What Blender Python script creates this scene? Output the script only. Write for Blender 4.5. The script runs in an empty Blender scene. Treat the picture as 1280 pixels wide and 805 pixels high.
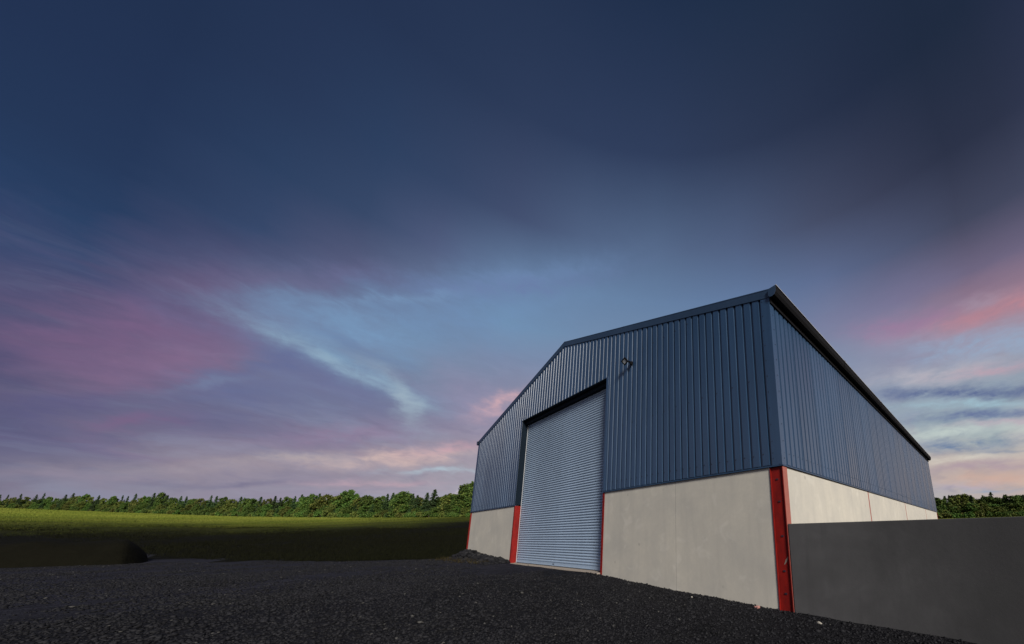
import bpy, bmesh, math, random
import numpy as np
from mathutils import Matrix, Vector, noise as mnoise

random.seed(7)
rng = np.random.default_rng(7)
scene = bpy.context.scene
col = scene.collection

# ------------------------------------------------------------------ camera
F, CX, CY = 427.715, 850.0331, 571.6635          # focal length and principal point of the photograph (1280 wide)
YAW, PITCH, ROLL = 0.7325, 0.2214, -0.0132
CAM = Vector((2.9317, -6.2714, 1.0756))
ROT = Matrix.Rotation(YAW, 3, 'Z') @ Matrix.Rotation(PITCH + math.pi / 2, 3, 'X') @ Matrix.Rotation(ROLL, 3, 'Z')
cd = bpy.data.cameras.new('camera')
cam = bpy.data.objects.new('camera', cd)
col.objects.link(cam)
cam.matrix_world = Matrix.Translation(CAM) @ ROT.to_4x4()
cd.sensor_fit = 'HORIZONTAL'
cd.sensor_width = 36
cd.lens = F / 1280 * 36
cd.shift_x = (640 - CX) / 1280
cd.shift_y = (CY - 402.5) / 1280
cd.clip_start = 0.05
cd.clip_end = 8000
scene.camera = cam
scene.render.resolution_x, scene.render.resolution_y = 1024, 644


def ray(u, v):
    return (ROT @ Vector(((u - CX) / F, -(v - CY) / F, -1))).normalized()


def az_el(u, v):
    d = ray(u, v)
    return math.degrees(math.atan2(d.x, d.y)), math.degrees(math.asin(d.z))


def to_px(az, el):
    a, e = math.radians(az), math.radians(el)
    q = ROT.transposed() @ Vector((math.sin(a) * math.cos(e), math.cos(a) * math.cos(e), math.sin(e)))
    if q.z > -0.05:
        q.z = -0.05
    return CX + F * q.x / -q.z, CY - F * q.y / -q.z


# ------------------------------------------------------------------ helpers
def lin(*c):
    return tuple(((v / 255) / 12.92 if v / 255 <= 0.04045 else ((v / 255 + 0.055) / 1.055) ** 2.4) for v in c)


def tag(o, label=None, cat=None, group=None, kind=None):
    for k, v in (('label', label), ('category', cat), ('group', group), ('kind', kind)):
        if v:
            o[k] = v
    return o


def empty(name, loc=(0, 0, 0), parent=None):
    o = bpy.data.objects.new(name, None)
    o.empty_display_size = 0.3
    o.location = loc
    col.objects.link(o)
    if parent:
        o.parent = parent
    return o


class MB:
    """collects vertices and faces of one mesh object"""

    def __init__(self):
        self.v, self.f, self.m = [], [], []

    def add(self, verts, faces, mi=0):
        b = len(self.v)
        self.v += [tuple(p) for p in verts]
        self.f += [tuple(i + b for i in f) for f in faces]
        self.m += [mi] * len(faces)

    def box(self, x0, x1, y0, y1, z0, z1, mi=0):
        self.add([(x0, y0, z0), (x1, y0, z0), (x1, y1, z0), (x0, y1, z0), (x0, y0, z1), (x1, y0, z1), (x1, y1, z1), (x0, y1, z1)],
                 [(0, 3, 2, 1), (4, 5, 6, 7), (0, 1, 5, 4), (1, 2, 6, 5), (2, 3, 7, 6), (3, 0, 4, 7)], mi)

    def extrude(self, poly, axis_fn, a, b, mi=0, caps=True):
        n = len(poly)
        vs = [axis_fn(p, a) for p in poly] + [axis_fn(p, b) for p in poly]
        fs = [(i, (i + 1) % n, n + (i + 1) % n, n + i) for i in range(n)]
        if caps:
            fs += [tuple(reversed(range(n))), tuple(range(n, 2 * n))]
        self.add(vs, fs, mi)

    def build(self, name, mats, parent=None, smooth=False, bevel=0, fix=True):
        me = bpy.data.meshes.new(name)
        me.from_pydata(self.v, [], self.f)
        if not isinstance(mats, (list, tuple)):
            mats = [mats]
        for m in mats:
            me.materials.append(m)
        me.polygons.foreach_set('material_index', self.m)
        if fix:
            bm = bmesh.new()
            bm.from_mesh(me)
            bmesh.ops.recalc_face_normals(bm, faces=bm.faces)
            bm.to_mesh(me)
            bm.free()
        if smooth:
            me.polygons.foreach_set('use_smooth', [True] * len(me.polygons))
        o = bpy.data.objects.new(name, me)
        col.objects.link(o)
        if parent:
            o.parent = parent
        if bevel:
            b = o.modifiers.new('bevel', 'BEVEL')
            b.width = bevel
            b.segments = 2
            b.limit_method = 'ANGLE'
        return o


class NT:
    """small wrapper for writing node trees"""

    def __init__(self, tree):
        self.t = tree

    def n(self, typ, **kw):
        nd = self.t.nodes.new(typ)
        for k, v in kw.items():
            if k.startswith('i_'):
                key = k[2:]
                nd.inputs[int(key) if key.isdigit() else key.replace('_', ' ')].default_value = v
            else:
                setattr(nd, k, v)
        return nd

    def l(self, a, b):
        self.t.links.new(a, b)

    def math(self, op, a, b=None, c=None, clamp=False):
        nd = self.n('ShaderNodeMath', operation=op, use_clamp=clamp)
        for i, x in enumerate((a, b, c)):
            if x is None:
                continue
            if isinstance(x, (int, float)):
                nd.inputs[i].default_value = x
            else:
                self.l(x, nd.inputs[i])
        return nd.outputs[0]

    def vmath(self, op, a, b=None):
        nd = self.n('ShaderNodeVectorMath', operation=op)
        for i, x in enumerate((a, b)):
            if x is None:
                continue
            if isinstance(x, (tuple, list)):
                nd.inputs[i].default_value = x
            else:
                self.l(x, nd.inputs[i])
        return nd.outputs['Value'] if op in ('DOT_PRODUCT', 'LENGTH', 'DISTANCE') else nd.outputs[0]

    def mix(self, fac, a, b, blend='MIX'):
        nd = self.n('ShaderNodeMix', data_type='RGBA', blend_type=blend)
        for s, x in ((nd.inputs[0], fac), (nd.inputs[6], a), (nd.inputs[7], b)):
            if isinstance(x, (int, float)):
                s.default_value = x
            elif isinstance(x, (tuple, list)):
                s.default_value = tuple(x[:3]) + (1,)
            else:
                self.l(x, s)
        return nd.outputs[2]

    def noise(self, vec, scale, detail=4, rough=0.55, dist=0.0):
        nd = self.n('ShaderNodeTexNoise')
        nd.inputs['Scale'].default_value = scale
        nd.inputs['Detail'].default_value = detail
        nd.inputs['Roughness'].default_value = rough
        nd.inputs['Distortion'].default_value = dist
        if vec is not None:
            self.l(vec, nd.inputs['Vector'])
        return nd.outputs['Fac']

    def remap(self, x, a, b, c=0.0, d=1.0, smooth=False):
        nd = self.n('ShaderNodeMapRange')
        nd.interpolation_type = 'SMOOTHSTEP' if smooth else 'LINEAR'
        self.l(x, nd.inputs[0])
        for i, v in enumerate((a, b, c, d)):
            nd.inputs[i + 1].default_value = v
        return nd.outputs[0]

    def scaled(self, vec, s):
        return self.vmath('MULTIPLY', vec, s)


def new_mat(name):
    m = bpy.data.materials.new(name)
    m.use_nodes = True
    t = NT(m.node_tree)
    b = m.node_tree.nodes['Principled BSDF']
    return m, t, b


def bump(t, b, h, strength=0.3, dist=0.02):
    nd = t.n('ShaderNodeBump')
    nd.inputs['Strength'].default_value = strength
    nd.inputs['Distance'].default_value = dist
    t.l(h, nd.inputs['Height'])
    t.l(nd.outputs[0], b.inputs['Normal'])


def pos(t):
    return t.n('ShaderNodeNewGeometry').outputs['Position']


# ------------------------------------------------------------------ materials
def mat_metal(name, c, rough=0.36, metallic=0.0, var=0.12, coat=0.0):
    m, t, b = new_mat(name)
    p = pos(t)
    n1 = t.noise(t.scaled(p, (0.5, 0.5, 0.25)), 1.3, 4)
    n2 = t.noise(t.scaled(p, (6, 6, 0.35)), 2.0, 3)
    f = t.math('ADD', t.math('MULTIPLY', n1, 0.6), t.math('MULTIPLY', n2, 0.4))
    sp = t.n('ShaderNodeSeparateXYZ')
    t.l(p, sp.inputs[0])
    wn_ = t.n('ShaderNodeTexWhiteNoise', noise_dimensions='1D')
    t.l(t.math('FLOOR', t.math('DIVIDE', t.math('ADD', sp.outputs[0], sp.outputs[1]), 1.1025)), wn_.inputs['W'])
    f = t.math('ADD', f, t.math('MULTIPLY', t.math('SUBTRACT', wn_.outputs['Value'], 0.5), 0.22))
    lo = tuple(v * (1 - var) for v in c)
    hi = tuple(v * (1 + var) for v in c)
    t.l(t.mix(t.remap(f, 0.3, 0.7), lo, hi), b.inputs['Base Color'])
    t.l(t.remap(f, 0.3, 0.7, rough - 0.05, rough + 0.08), b.inputs['Roughness'])
    b.inputs['Metallic'].default_value = metallic
    b.inputs['Coat Weight'].default_value = coat
    b.inputs['Coat Roughness'].default_value = 0.22
    n3 = t.noise(t.scaled(p, (1.0, 1.0, 0.6)), 2.2, 2)
    bump(t, b, n3, 0.10, 0.02)
    return m


def mat_plain(name, c, rough=0.6, metallic=0.0):
    m, t, b = new_mat(name)
    n = t.noise(pos(t), 9.0, 4)
    t.l(t.mix(n, tuple(v * 0.8 for v in c), tuple(v * 1.2 for v in c)), b.inputs['Base Color'])
    b.inputs['Roughness'].default_value = rough
    b.inputs['Metallic'].default_value = metallic
    return m


def mat_concrete(name, c, stain=0.22, warm=(1.04, 1.0, 0.93), pits=0.5):
    m, t, b = new_mat(name)
    p = pos(t)
    n1 = t.noise(p, 0.9, 5, 0.6)
    n2 = t.noise(t.scaled(p, (3.2, 3.2, 0.35)), 1.4, 4, 0.6)
    n3 = t.noise(p, 14.0, 5, 0.7)
    n4 = t.noise(p, 2.6, 2, 0.5, 0.6)
    base = t.mix(t.remap(n1, 0.3, 0.72), tuple(v * (1 - stain) for v in c), tuple(v * w for v, w in zip(c, warm)))
    base = t.mix(t.remap(n2, 0.48, 0.78, 0, 0.38), base, tuple(v * 0.68 for v in c))
    base = t.mix(t.remap(n3, 0.35, 0.7, 0, 0.22), base, tuple(v * 0.75 for v in c))
    # pale laitance clouds
    base = t.mix(t.remap(n4, 0.58, 0.75, 0, 0.25), base, tuple(min(v * 1.25, 0.8) for v in c))
    # small lifting-eye spots and pock marks
    vo = t.n('ShaderNodeTexVoronoi')
    vo.inputs['Scale'].default_value = 1.15
    t.l(p, vo.inputs['Vector'])
    spot = t.remap(vo.outputs['Distance'], 0.03, 0.075, pits, 0.0, True)
    base = t.mix(spot, base, tuple(v * 0.5 for v in c))
    t.l(base, b.inputs['Base Color'])
    b.inputs['Roughness'].default_value = 0.82
    b.inputs['Specular IOR Level'].default_value = 0.3
    bump(t, b, t.math('ADD', n3, t.math('MULTIPLY', spot, -0.6)), 0.18, 0.01)
    return m


BLUE = (0.0155, 0.0455, 0.098)
M_BLUE = mat_metal('slate_blue_steel', BLUE, 0.35, var=0.2)
M_BLUE.node_tree.nodes['Principled BSDF'].inputs['Specular IOR Level'].default_value = 0.75
M_TRIM = mat_metal('slate_blue_trim', (0.0155, 0.035, 0.070), 0.42)
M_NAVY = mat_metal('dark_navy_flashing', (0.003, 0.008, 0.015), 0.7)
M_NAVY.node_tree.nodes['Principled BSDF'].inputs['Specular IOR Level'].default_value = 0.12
M_SHUT = mat_metal('shutter_steel', (0.285, 0.37, 0.475), 0.45, 0.1, 0.08)
M_GALV = mat_metal('pale_guide_steel', (0.48, 0.49, 0.50), 0.45, 0.3)
M_BLACK = mat_plain('black_plastic', (0.005, 0.005, 0.006), 0.8)
M_BLACK.node_tree.nodes['Principled BSDF'].inputs['Specular IOR Level'].default_value = 0.1
M_SCREW = mat_plain('screw_cap', (0.010, 0.014, 0.025), 0.5)
M_CONC = mat_concrete('precast_concrete', (0.490, 0.470, 0.420), 0.20, (1.02, 1.0, 0.95))
M_SILL = mat_concrete('sill_concrete', (0.30, 0.26, 0.22))
M_DARKWALL = mat_concrete('dark_grey_render', (0.086, 0.085, 0.086), 0.38, (1.10, 1.10, 1.10), 0.3)


def darken_right(m):
    t = NT(m.node_tree)
    b = m.node_tree.nodes['Principled BSDF']
    src = b.inputs['Base Color'].links[0].from_socket
    p = pos(t)
    sx = t.n('ShaderNodeSeparateXYZ')
    t.l(p, sx.inputs[0])
    n = t.noise(t.scaled(p, (0.7, 0.7, 0.4)), 1.5, 6, 0.65)
    f = t.math('ADD', sx.outputs[0], t.math('MULTIPLY', n, 2.4))
    n2 = t.noise(t.scaled(p, (2.5, 2.5, 0.25)), 2.0, 5, 0.65)
    c = t.mix(t.remap(f, 1.6, 4.6, 0, 0.8, True), src, (0.026, 0.026, 0.027))  # wall gets darker towards the right, edge broken up by noise
    c = t.mix(t.remap(n2, 0.55, 0.75, 0, 0.35), c, (0.040, 0.040, 0.041))
    t.l(c, b.inputs['Base Color'])


darken_right(M_DARKWALL)
M_LENS = mat_plain('lamp_glass', (0.42, 0.45, 0.46), 0.2)


def mat_red():
    m, t, b = new_mat('red_oxide_paint')
    p = pos(t)
    n1 = t.noise(t.scaled(p, (3, 3, 1.0)), 2.5, 5, 0.65)
    n2 = t.noise(t.scaled(p, (9, 9, 5)), 4.0, 5, 0.7)
    c = t.mix(t.remap(n1, 0.35, 0.7), (0.205, 0.0075, 0.0045), (0.120, 0.005, 0.004))
    c = t.mix(t.remap(n2, 0.66, 0.74, 0, 0.75), c, (0.34, 0.15, 0.12))     # chips and mortar smears
    t.l(c, b.inputs['Base Color'])
    b.inputs['Roughness'].default_value = 0.6
    b.inputs['Specular IOR Level'].default_value = 0.2
    bump(t, b, n2, 0.1, 0.01)
    return m


M_RED = mat_red()
M_RED_SUNLIT = mat_plain('sunlit_red_paint', (0.27, 0.085, 0.065), 0.8)  # lighter copy of the red, with sunlight put into the colour


def mat_foliage(name, c0, c1, c2):
    m, t, b = new_mat(name)
    g = t.n('ShaderNodeNewGeometry')
    oi = t.n('ShaderNodeObjectInfo')
    r = t.math('FRACT', t.math('ADD', g.outputs['Random Per Island'], oi.outputs['Random']))
    c = t.mix(t.remap(r, 0.0, 0.6), c0, c1)
    c = t.mix(t.remap(r, 0.7, 1.0), c, c2)
    hv = t.n('ShaderNodeHueSaturation')
    hv.inputs['Saturation'].default_value = 1.0
    t.l(t.remap(oi.outputs['Random'], 0, 1, 0.75, 1.35), hv.inputs['Value'])
    t.l(t.remap(oi.outputs['Random'], 0, 1, 0.485, 0.512), hv.inputs['Hue'])
    t.l(c, hv.inputs['Color'])
    t.l(hv.outputs[0], b.inputs['Base Color'])
    b.inputs['Roughness'].default_value = 0.7
    b.inputs['Specular IOR Level'].default_value = 0.2
    return m


M_SPRUCE = mat_foliage('spruce_needles', (0.012, 0.028, 0.010), (0.026, 0.050, 0.014), (0.046, 0.074, 0.020))
M_LEAF = mat_foliage('broad_leaves', (0.024, 0.056, 0.010), (0.056, 0.102, 0.017), (0.105, 0.145, 0.026))
M_OLIVE = mat_foliage('olive_leaves', (0.042, 0.064, 0.012), (0.086, 0.106, 0.020), (0.135, 0.140, 0.028))
M_BARK = mat_plain('bark', (0.06, 0.045, 0.032), 0.9)

# ------------------------------------------------------------------ terrain
YARD_X = np.array([-400, -60, -30, -12, -6, -3, 0, 3, 10, 400.])
YARD_Z = np.array([-0.20, -0.20, -0.16, -0.075, -0.075, -0.25, -0.36, -0.47, -0.6, -0.6])


def yard_z(x, y):
    return np.interp(x, YARD_X, YARD_Z)


# azimuth (deg) -> start of the field, distance of the tree line, elevation angle of its foot
A_AZ = np.array([-180, -135, -105.2, -98, -93.9, -86.5, -80, -73, -60, -40, -4.9, 2.7, 20, 60, 180.])
A_R0 = np.array([70, 62, 44, 36, 32, 28, 26, 25, 40, 45, 38, 38, 40, 60, 70.])
A_D = np.array([340, 340, 320, 265, 225, 168, 135, 112, 108, 112, 122, 125, 160, 240, 340.])
A_EL = np.array([2.0, 2.3, 2.58, 2.42, 2.34, 2.42, 2.62, 2.86, 2.6, 2.2, 1.62, 1.60, 1.5, 1.4, 2.0])


def polar(x, y):
    dx, dy = x - CAM.x, y - CAM.y
    return np.hypot(dx, dy), np.degrees(np.arctan2(dx, dy))


def field_t(x, y):
    r, a = polar(x, y)
    r0, D = np.interp(a, A_AZ, A_R0), np.interp(a, A_AZ, A_D)
    return (r - r0) / (D - r0), r, a, D


def ground_z(x, y):
    x = np.asarray(x, float)
    y = np.asarray(y, float)
    t, r, a, D = field_t(x, y)
    zt = CAM.z + D * np.tan(np.radians(np.interp(a, A_AZ, A_EL)))
    z0 = yard_z(x, y)
    tt = np.clip(t, 0, 1) ** 1.12
    z = z0 + (zt - z0) * tt
    z = np.where(t > 1, zt + (r - D) * 0.004, z)
    return z


def gnd(x, y):
    return float(ground_z(np.array([x]), np.array([y]))[0])


def fast_noise(x, y, s, k=0):
    """cheap smooth value noise on arrays"""
    r = np.random.default_rng(100 + k).random((64, 64))
    X, Y = x / s, y / s
    i, j = np.floor(X).astype(int), np.floor(Y).astype(int)
    fx, fy = X - i, Y - j
    fx, fy = fx * fx * (3 - 2 * fx), fy * fy * (3 - 2 * fy)
    g = lambda a, b: r[a % 64, b % 64]
    return (g(i, j) * (1 - fx) + g(i + 1, j) * fx) * (1 - fy) + (g(i, j + 1) * (1 - fx) + g(i + 1, j + 1) * fx) * fy


# edge of the gravel yard: polyline, field lies on its left going away from the barn
EDGE = np.array([(60., 34.), (0.3, 30.), (-18.6, 26.), (-18.7, 0.9), (-20.5, -0.9), (-24.5, -4.6), (-30, -8.3), (-40, -12.8), (-52, -16.6), (-90, -29), (-160, -60)])


def edge_d(x, y):
    """signed distance to the edge, positive inside the yard"""
    best = np.full(np.shape(x), 1e9)
    sgn = np.ones(np.shape(x))
    for (ax, ay), (bx, by) in zip(EDGE[:-1], EDGE[1:]):
        vx, vy = bx - ax, by - ay
        L = vx * vx + vy * vy
        t = np.clip(((x - ax) * vx + (y - ay) * vy) / L, 0, 1)
        d = np.hypot(x - ax - t * vx, y - ay - t * vy)
        s = np.sign(vx * (y - ay) - vy * (x - ax))     # left of the run is the yard
        upd = d < best - 1e-9
        best = np.where(upd, d, best)
        sgn = np.where(upd, s, sgn)
    return best * sgn


def heap(x, y):
    """rubble banked against the foot of the gable left of the door"""
    h = 0.42 * np.exp(-((x + 17.3) / 1.4) ** 2 - ((y + 0.05) / 0.55) ** 2)
    h += 0.26 * np.exp(-((x + 15.0) / 1.5) ** 2 - ((y + 0.0) / 0.45) ** 2)
    h += 0.10 * np.exp(-((x + 13.2) / 0.8) ** 2 - ((y + 0.0) / 0.5) ** 2)
    return h


def yard_top(x, y):
    d = edge_d(x, y) + (fast_noise(x, y, 2.3, 1) - 0.5) * 2.2 + (fast_noise(x, y, 0.6, 2) - 0.5) * 0.7
    lift = np.clip(d * 0.05, -0.5, 0.05)
    r, a = polar(x, y)
    n = (fast_noise(x, y, 1.7, 3) - 0.5) * 0.05 + (fast_noise(x, y, 0.45, 4) - 0.5) * 0.022 * np.clip(1.6 - r / 40, 0, 1)
    under = (y > 0.02) & (x < 0.02) & (x > -17.98)
    return ground_z(x, y) + lift + np.where(under, -0.05, n) + heap(x, y), d


def grid_mesh(name, rs, azs, zfun, mats, attr=None, facemask=None):
    R, A = np.meshgrid(rs, np.radians(azs), indexing='ij')
    x = CAM.x + R * np.sin(A)
    y = CAM.y + R * np.cos(A)
    z = zfun(x.ravel(), y.ravel())
    co = np.stack([x.ravel(), y.ravel(), z], 1)
    nr, na = R.shape
    idx = np.arange(nr * na).reshape(nr, na)
    q = np.stack([idx[:-1, :-1], idx[:-1, 1:], idx[1:, 1:], idx[1:, :-1]], -1).reshape(-1, 4)[:, ::-1]
    if facemask is not None:
        fm = facemask(x.ravel(), y.ravel())
        q = q[fm[q].any(1)]
    me = bpy.data.meshes.new(name)
    me.vertices.add(len(co))
    me.vertices.foreach_set('co', co.ravel())
    me.loops.add(q.size)
    me.loops.foreach_set('vertex_index', q.ravel().astype(np.int32))
    me.polygons.add(len(q))
    me.polygons.foreach_set('loop_start', (np.arange(len(q)) * 4).astype(np.int32))
    me.polygons.foreach_set('loop_total', np.full(len(q), 4, np.int32))
    me.update()
    me.validate()
    me.polygons.foreach_set('use_smooth', [True] * len(me.polygons))
    for m in mats:
        me.materials.append(m)
    if attr:
        for k, fn in attr.items():
            at = me.attributes.new(k, 'FLOAT', 'POINT')
            at.data.foreach_set('value', fn(x.ravel(), y.ravel()).astype(np.float32))
    o = bpy.data.objects.new(name, me)
    col.objects.link(o)
    # drop unused vertices
    if facemask is not None:
        bm = bmesh.new()
        bm.from_mesh(me)
        bmesh.ops.delete(bm, geom=[v for v in bm.verts if not v.link_faces], context='VERTS')
        bm.to_mesh(me)
        bm.free()
    return o


def crop_and_shade(x, y):
    """crop density and painted foreground shade: all shade near the yard, full crop beyond"""
    t, r, a, D = field_t(x, y)
    lo = np.interp(a, [-180, -105, -94, -86, -80, -73, -60, -5, 3, 180], [.10, .10, .11, .17, .27, .40, .42, .30, .30, .13])
    hi = np.interp(a, [-180, -105, -94, -86, -80, -73, -60, -5, 3, 180], [.68, .68, .78, 1.0, 1.3, 1.7, 1.6, 1., 1., .9])
    n = (fast_noise(x, y, 9, 5) - 0.5) * 0.06
    return np.clip((t + n - lo) / (hi - lo), 0, 1) ** 1.15


def mat_field():
    m, t, b = new_mat('field_shade_and_crop')
    p = pos(t)
    at = t.n('ShaderNodeAttribute', attribute_name='crop')
    n1 = t.noise(t.scaled(p, (0.25, 0.5, 0.3)), 0.35, 5, 0.6)
    n2 = t.noise(p, 2.2, 5, 0.7)
    n3 = t.noise(p, 0.05, 3, 0.5)
    green = t.mix(t.remap(n1, 0.3, 0.7), (0.080, 0.112, 0.016), (0.160, 0.188, 0.028))
    green = t.mix(t.remap(n2, 0.4, 0.75, 0, 0.5), green, (0.06, 0.085, 0.012))
    green = t.mix(t.remap(n3, 0.4, 0.65, 0, 0.5), green, (0.15, 0.145, 0.026))
    shade_tone = t.mix(t.remap(n2, 0.3, 0.7), (0.0030, 0.0030, 0.0018), (0.0062, 0.0062, 0.0036))  # near ground darkened: foreground shade put into the colour
    f = t.math('ADD', at.outputs['Fac'], t.math('MULTIPLY', t.math('SUBTRACT', n2, 0.5), 0.35))
    t.l(t.mix(t.remap(f, 0.1, 0.9), shade_tone, green), b.inputs['Base Color'])
    b.inputs['Roughness'].default_value = 0.95
    b.inputs['Specular IOR Level'].default_value = 0.03
    bump(t, b, n2, 0.6, 0.15)
    return m


def mat_gravel(stones=False):
    m, t, b = new_mat('gravel_stone' if stones else 'gravel_bed')
    p = pos(t)
    if stones:
        g = t.n('ShaderNodeNewGeometry')
        r = g.outputs['Random Per Island']
        c = t.mix(t.remap(r, 0, 0.9), (0.0022, 0.0022, 0.0026), (0.0185, 0.0185, 0.0205))
        big = t.noise(p, 0.5, 4, 0.6)
        c = t.mix(t.remap(big, 0.38, 0.66, 0, 0.55), c, (0.0150, 0.0150, 0.0185))
        c = t.mix(t.remap(r, 0.988, 1.0, 0, 0.7), c, (0.090, 0.087, 0.078))
        t.l(c, b.inputs['Base Color'])
        b.inputs['Roughness'].default_value = 0.75
        b.inputs['Specular IOR Level'].default_value = 0.12
        return m
    n1 = t.noise(p, 0.45, 4)
    vo = t.n('ShaderNodeTexVoronoi')
    vo.inputs['Scale'].default_value = 24
    t.l(p, vo.inputs['Vector'])
    vo2 = t.n('ShaderNodeTexVoronoi')
    vo2.inputs['Scale'].default_value = 9
    t.l(p, vo2.inputs['Vector'])
    sep = t.n('ShaderNodeSeparateColor')
    t.l(vo.outputs['Color'], sep.inputs[0])
    sep2 = t.n('ShaderNodeSeparateColor')
    t.l(vo2.outputs['Color'], sep2.inputs[0])
    c = t.mix(t.math('MULTIPLY', t.math('ADD', sep.outputs[0], sep2.outputs[0]), 0.5), (0.0015, 0.0015, 0.0022), (0.0185, 0.0185, 0.0220))
    c = t.mix(t.remap(n1, 0.35, 0.7, 0, 0.6), c, (0.0048, 0.0048, 0.0066))
    # bare, raked fines further left
    rip = t.noise(t.scaled(p, (3.0, 0.8, 1)), 1.5, 6, 0.68, 0.7)
    sx = t.n('ShaderNodeSeparateXYZ')
    t.l(p, sx.inputs[0])
    left = t.remap(t.math('ADD', sx.outputs[0], t.math('MULTIPLY', n1, 6)), -3.0, -8.0, 0, 1, True)
    fines = t.mix(t.remap(rip, 0.35, 0.65), (0.0035, 0.0035, 0.0060), (0.0330, 0.0335, 0.0480))
    t.l(t.mix(t.math('MULTIPLY', left, 0.75), c, fines), b.inputs['Base Color'])
    b.inputs['Roughness'].default_value = 0.85
    b.inputs['Specular IOR Level'].default_value = 0.08
    h = t.math('ADD', t.math('MULTIPLY', vo.outputs['Distance'], -0.5), t.math('MULTIPLY', vo2.outputs['Distance'], -0.5))
    h = t.math('ADD', h, t.math('MULTIPLY', rip, t.math('MULTIPLY', left, 2.6)))
    bump(t, b, h, 1.0, 0.06)
    return m


rs_all = np.concatenate([np.linspace(0.5, 30, 40), np.geomspace(31, 420, 110), np.geomspace(440, 3000, 20)])
azs_all = np.concatenate([np.linspace(-180, -112, 50), np.linspace(-111, 12, 260), np.linspace(14, 180, 70)])
ground = grid_mesh('field', rs_all, azs_all, lambda x, y: ground_z(x, y) + (fast_noise(x, y, 6, 8) - 0.5) * 0.25 * np.clip((polar(x, y)[0] - 42) / 30, 0, 1), [mat_field()], {'crop': crop_and_shade})
tag(ground, kind='structure')

M_GRAVEL = mat_gravel()
yard = grid_mesh('gravel_yard', np.concatenate([np.linspace(0.4, 20, 150), np.linspace(20.2, 75, 110)]), np.linspace(-140, 110, 520),
                 lambda x, y: yard_top(x, y)[0], [M_GRAVEL],
                 facemask=lambda x, y: (yard_top(x, y)[1] > -0.6) & ~((y > 0.4) & (x < -0.4) & (x > -17.5)))
tag(yard, kind='structure')


# ---- loose stones of the gravel (far too many to count)
def ico():
    bm = bmesh.new()
    bmesh.ops.create_icosphere(bm, subdivisions=1, radius=1)
    v = np.array([p.co[:] for p in bm.verts])
    f = np.array([[q.index for q in fc.verts] for fc in bm.faces])
    bm.free()
    return v, f


IV, IF = ico()


def scatter_mesh(name, V, Fc, mat, kind='stuff', smooth=False):
    me = bpy.data.meshes.new(name)
    me.vertices.add(len(V))
    me.vertices.foreach_set('co', V.astype(np.float32).ravel())
    k = Fc.shape[1]
    me.loops.add(Fc.size)
    me.loops.foreach_set('vertex_index', Fc.ravel().astype(np.int32))
    me.polygons.add(len(Fc))
    me.polygons.foreach_set('loop_start', (np.arange(len(Fc)) * k).astype(np.int32))
    me.polygons.foreach_set('loop_total', np.full(len(Fc), k, np.int32))
    me.update()
    me.materials.append(mat)
    o = bpy.data.objects.new(name, me)
    col.objects.link(o)
    return o


def stones_at(x, y, size):
    n = len(x)
    z, d = yard_top(x, y)
    jit = 1 + (rng.random((n, len(IV), 1)) - 0.5) * 0.5
    v = IV[None] * jit * (size[:, None] * np.stack([1 + rng.random(n) * .5, 0.7 + rng.random(n) * .4, 0.5 + rng.random(n) * .3], 1))[:, None, :]
    a = rng.random(n) * 6.283
    c, s = np.cos(a)[:, None], np.sin(a)[:, None]
    vx, vy = v[..., 0] * c - v[..., 1] * s, v[..., 0] * s + v[..., 1] * c
    tl = (rng.random((n, 1)) - .5) * 0.9
    vz = v[..., 2] + vx * tl
    V = np.stack([vx + x[:, None], vy + y[:, None], vz + (z + size * 0.22)[:, None]], -1).reshape(-1, 3)
    Fc = (IF[None] + (np.arange(n) * len(IV))[:, None, None]).reshape(-1, 3)
    return V, Fc


N = 190000
rr = np.sqrt(rng.random(N)) * 24 + 1.2
rr = np.where(rng.random(N) < 0.55, 2.5 + rng.random(N) * 10, rr)
aa = np.radians(-118 + rng.random(N) * 165)
sx_, sy_ = CAM.x + rr * np.sin(aa), CAM.y + rr * np.cos(aa)
patch = fast_noise(sx_, sy_, 2.6, 11) + 0.5 * (fast_noise(sx_, sy_, 0.8, 12) - 0.5)
ok = (sy_ < -0.02) & (edge_d(sx_, sy_) > 0.4)
leftness = np.clip((-sx_ - 4) / 5, 0, 1)
ok &= rng.random(N) < np.clip(0.35 + 0.9 * patch - 1.1 * leftness * (patch < 0.74), 0.015, 1)
sx_, sy_ = sx_[ok], sy_[ok]
n_near = len(sx_)
size = 0.006 + rng.gamma(2.0, 0.0038, len(sx_))
size = np.clip(size, 0.006, 0.034)
# coarser stone further out, in drifts
N2 = 130000
rr = 10 + 26 * rng.random(N2) ** 0.8
aa = np.radians(-113 + rng.random(N2) * 50)
fx, fy = CAM.x + rr * np.sin(aa), CAM.y + rr * np.cos(aa)
drift = fast_noise(fx, fy, 4.5, 21) + 0.6 * (fast_noise(fx, fy, 1.3, 22) - 0.5)
ok = (fy < -0.02) & (edge_d(fx, fy) > 0.6) & (rng.random(N2) < np.clip((drift - 0.30) * 2.2, 0.02, 1))
fx, fy = fx[ok], fy[ok]
fs = np.clip(0.009 + rng.gamma(2.0, 0.0042, len(fx)), 0.009, 0.032)
sx_, sy_, size = np.concatenate([sx_, fx]), np.concatenate([sy_, fy]), np.concatenate([size, fs])
V1, F1 = stones_at(sx_, sy_, size)
M_STONE = mat_gravel(True)
st = scatter_mesh('gravel', V1, F1, M_STONE)
tag(st, 'loose dark angular gravel spread over the yard', 'gravel', kind='stuff')

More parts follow.
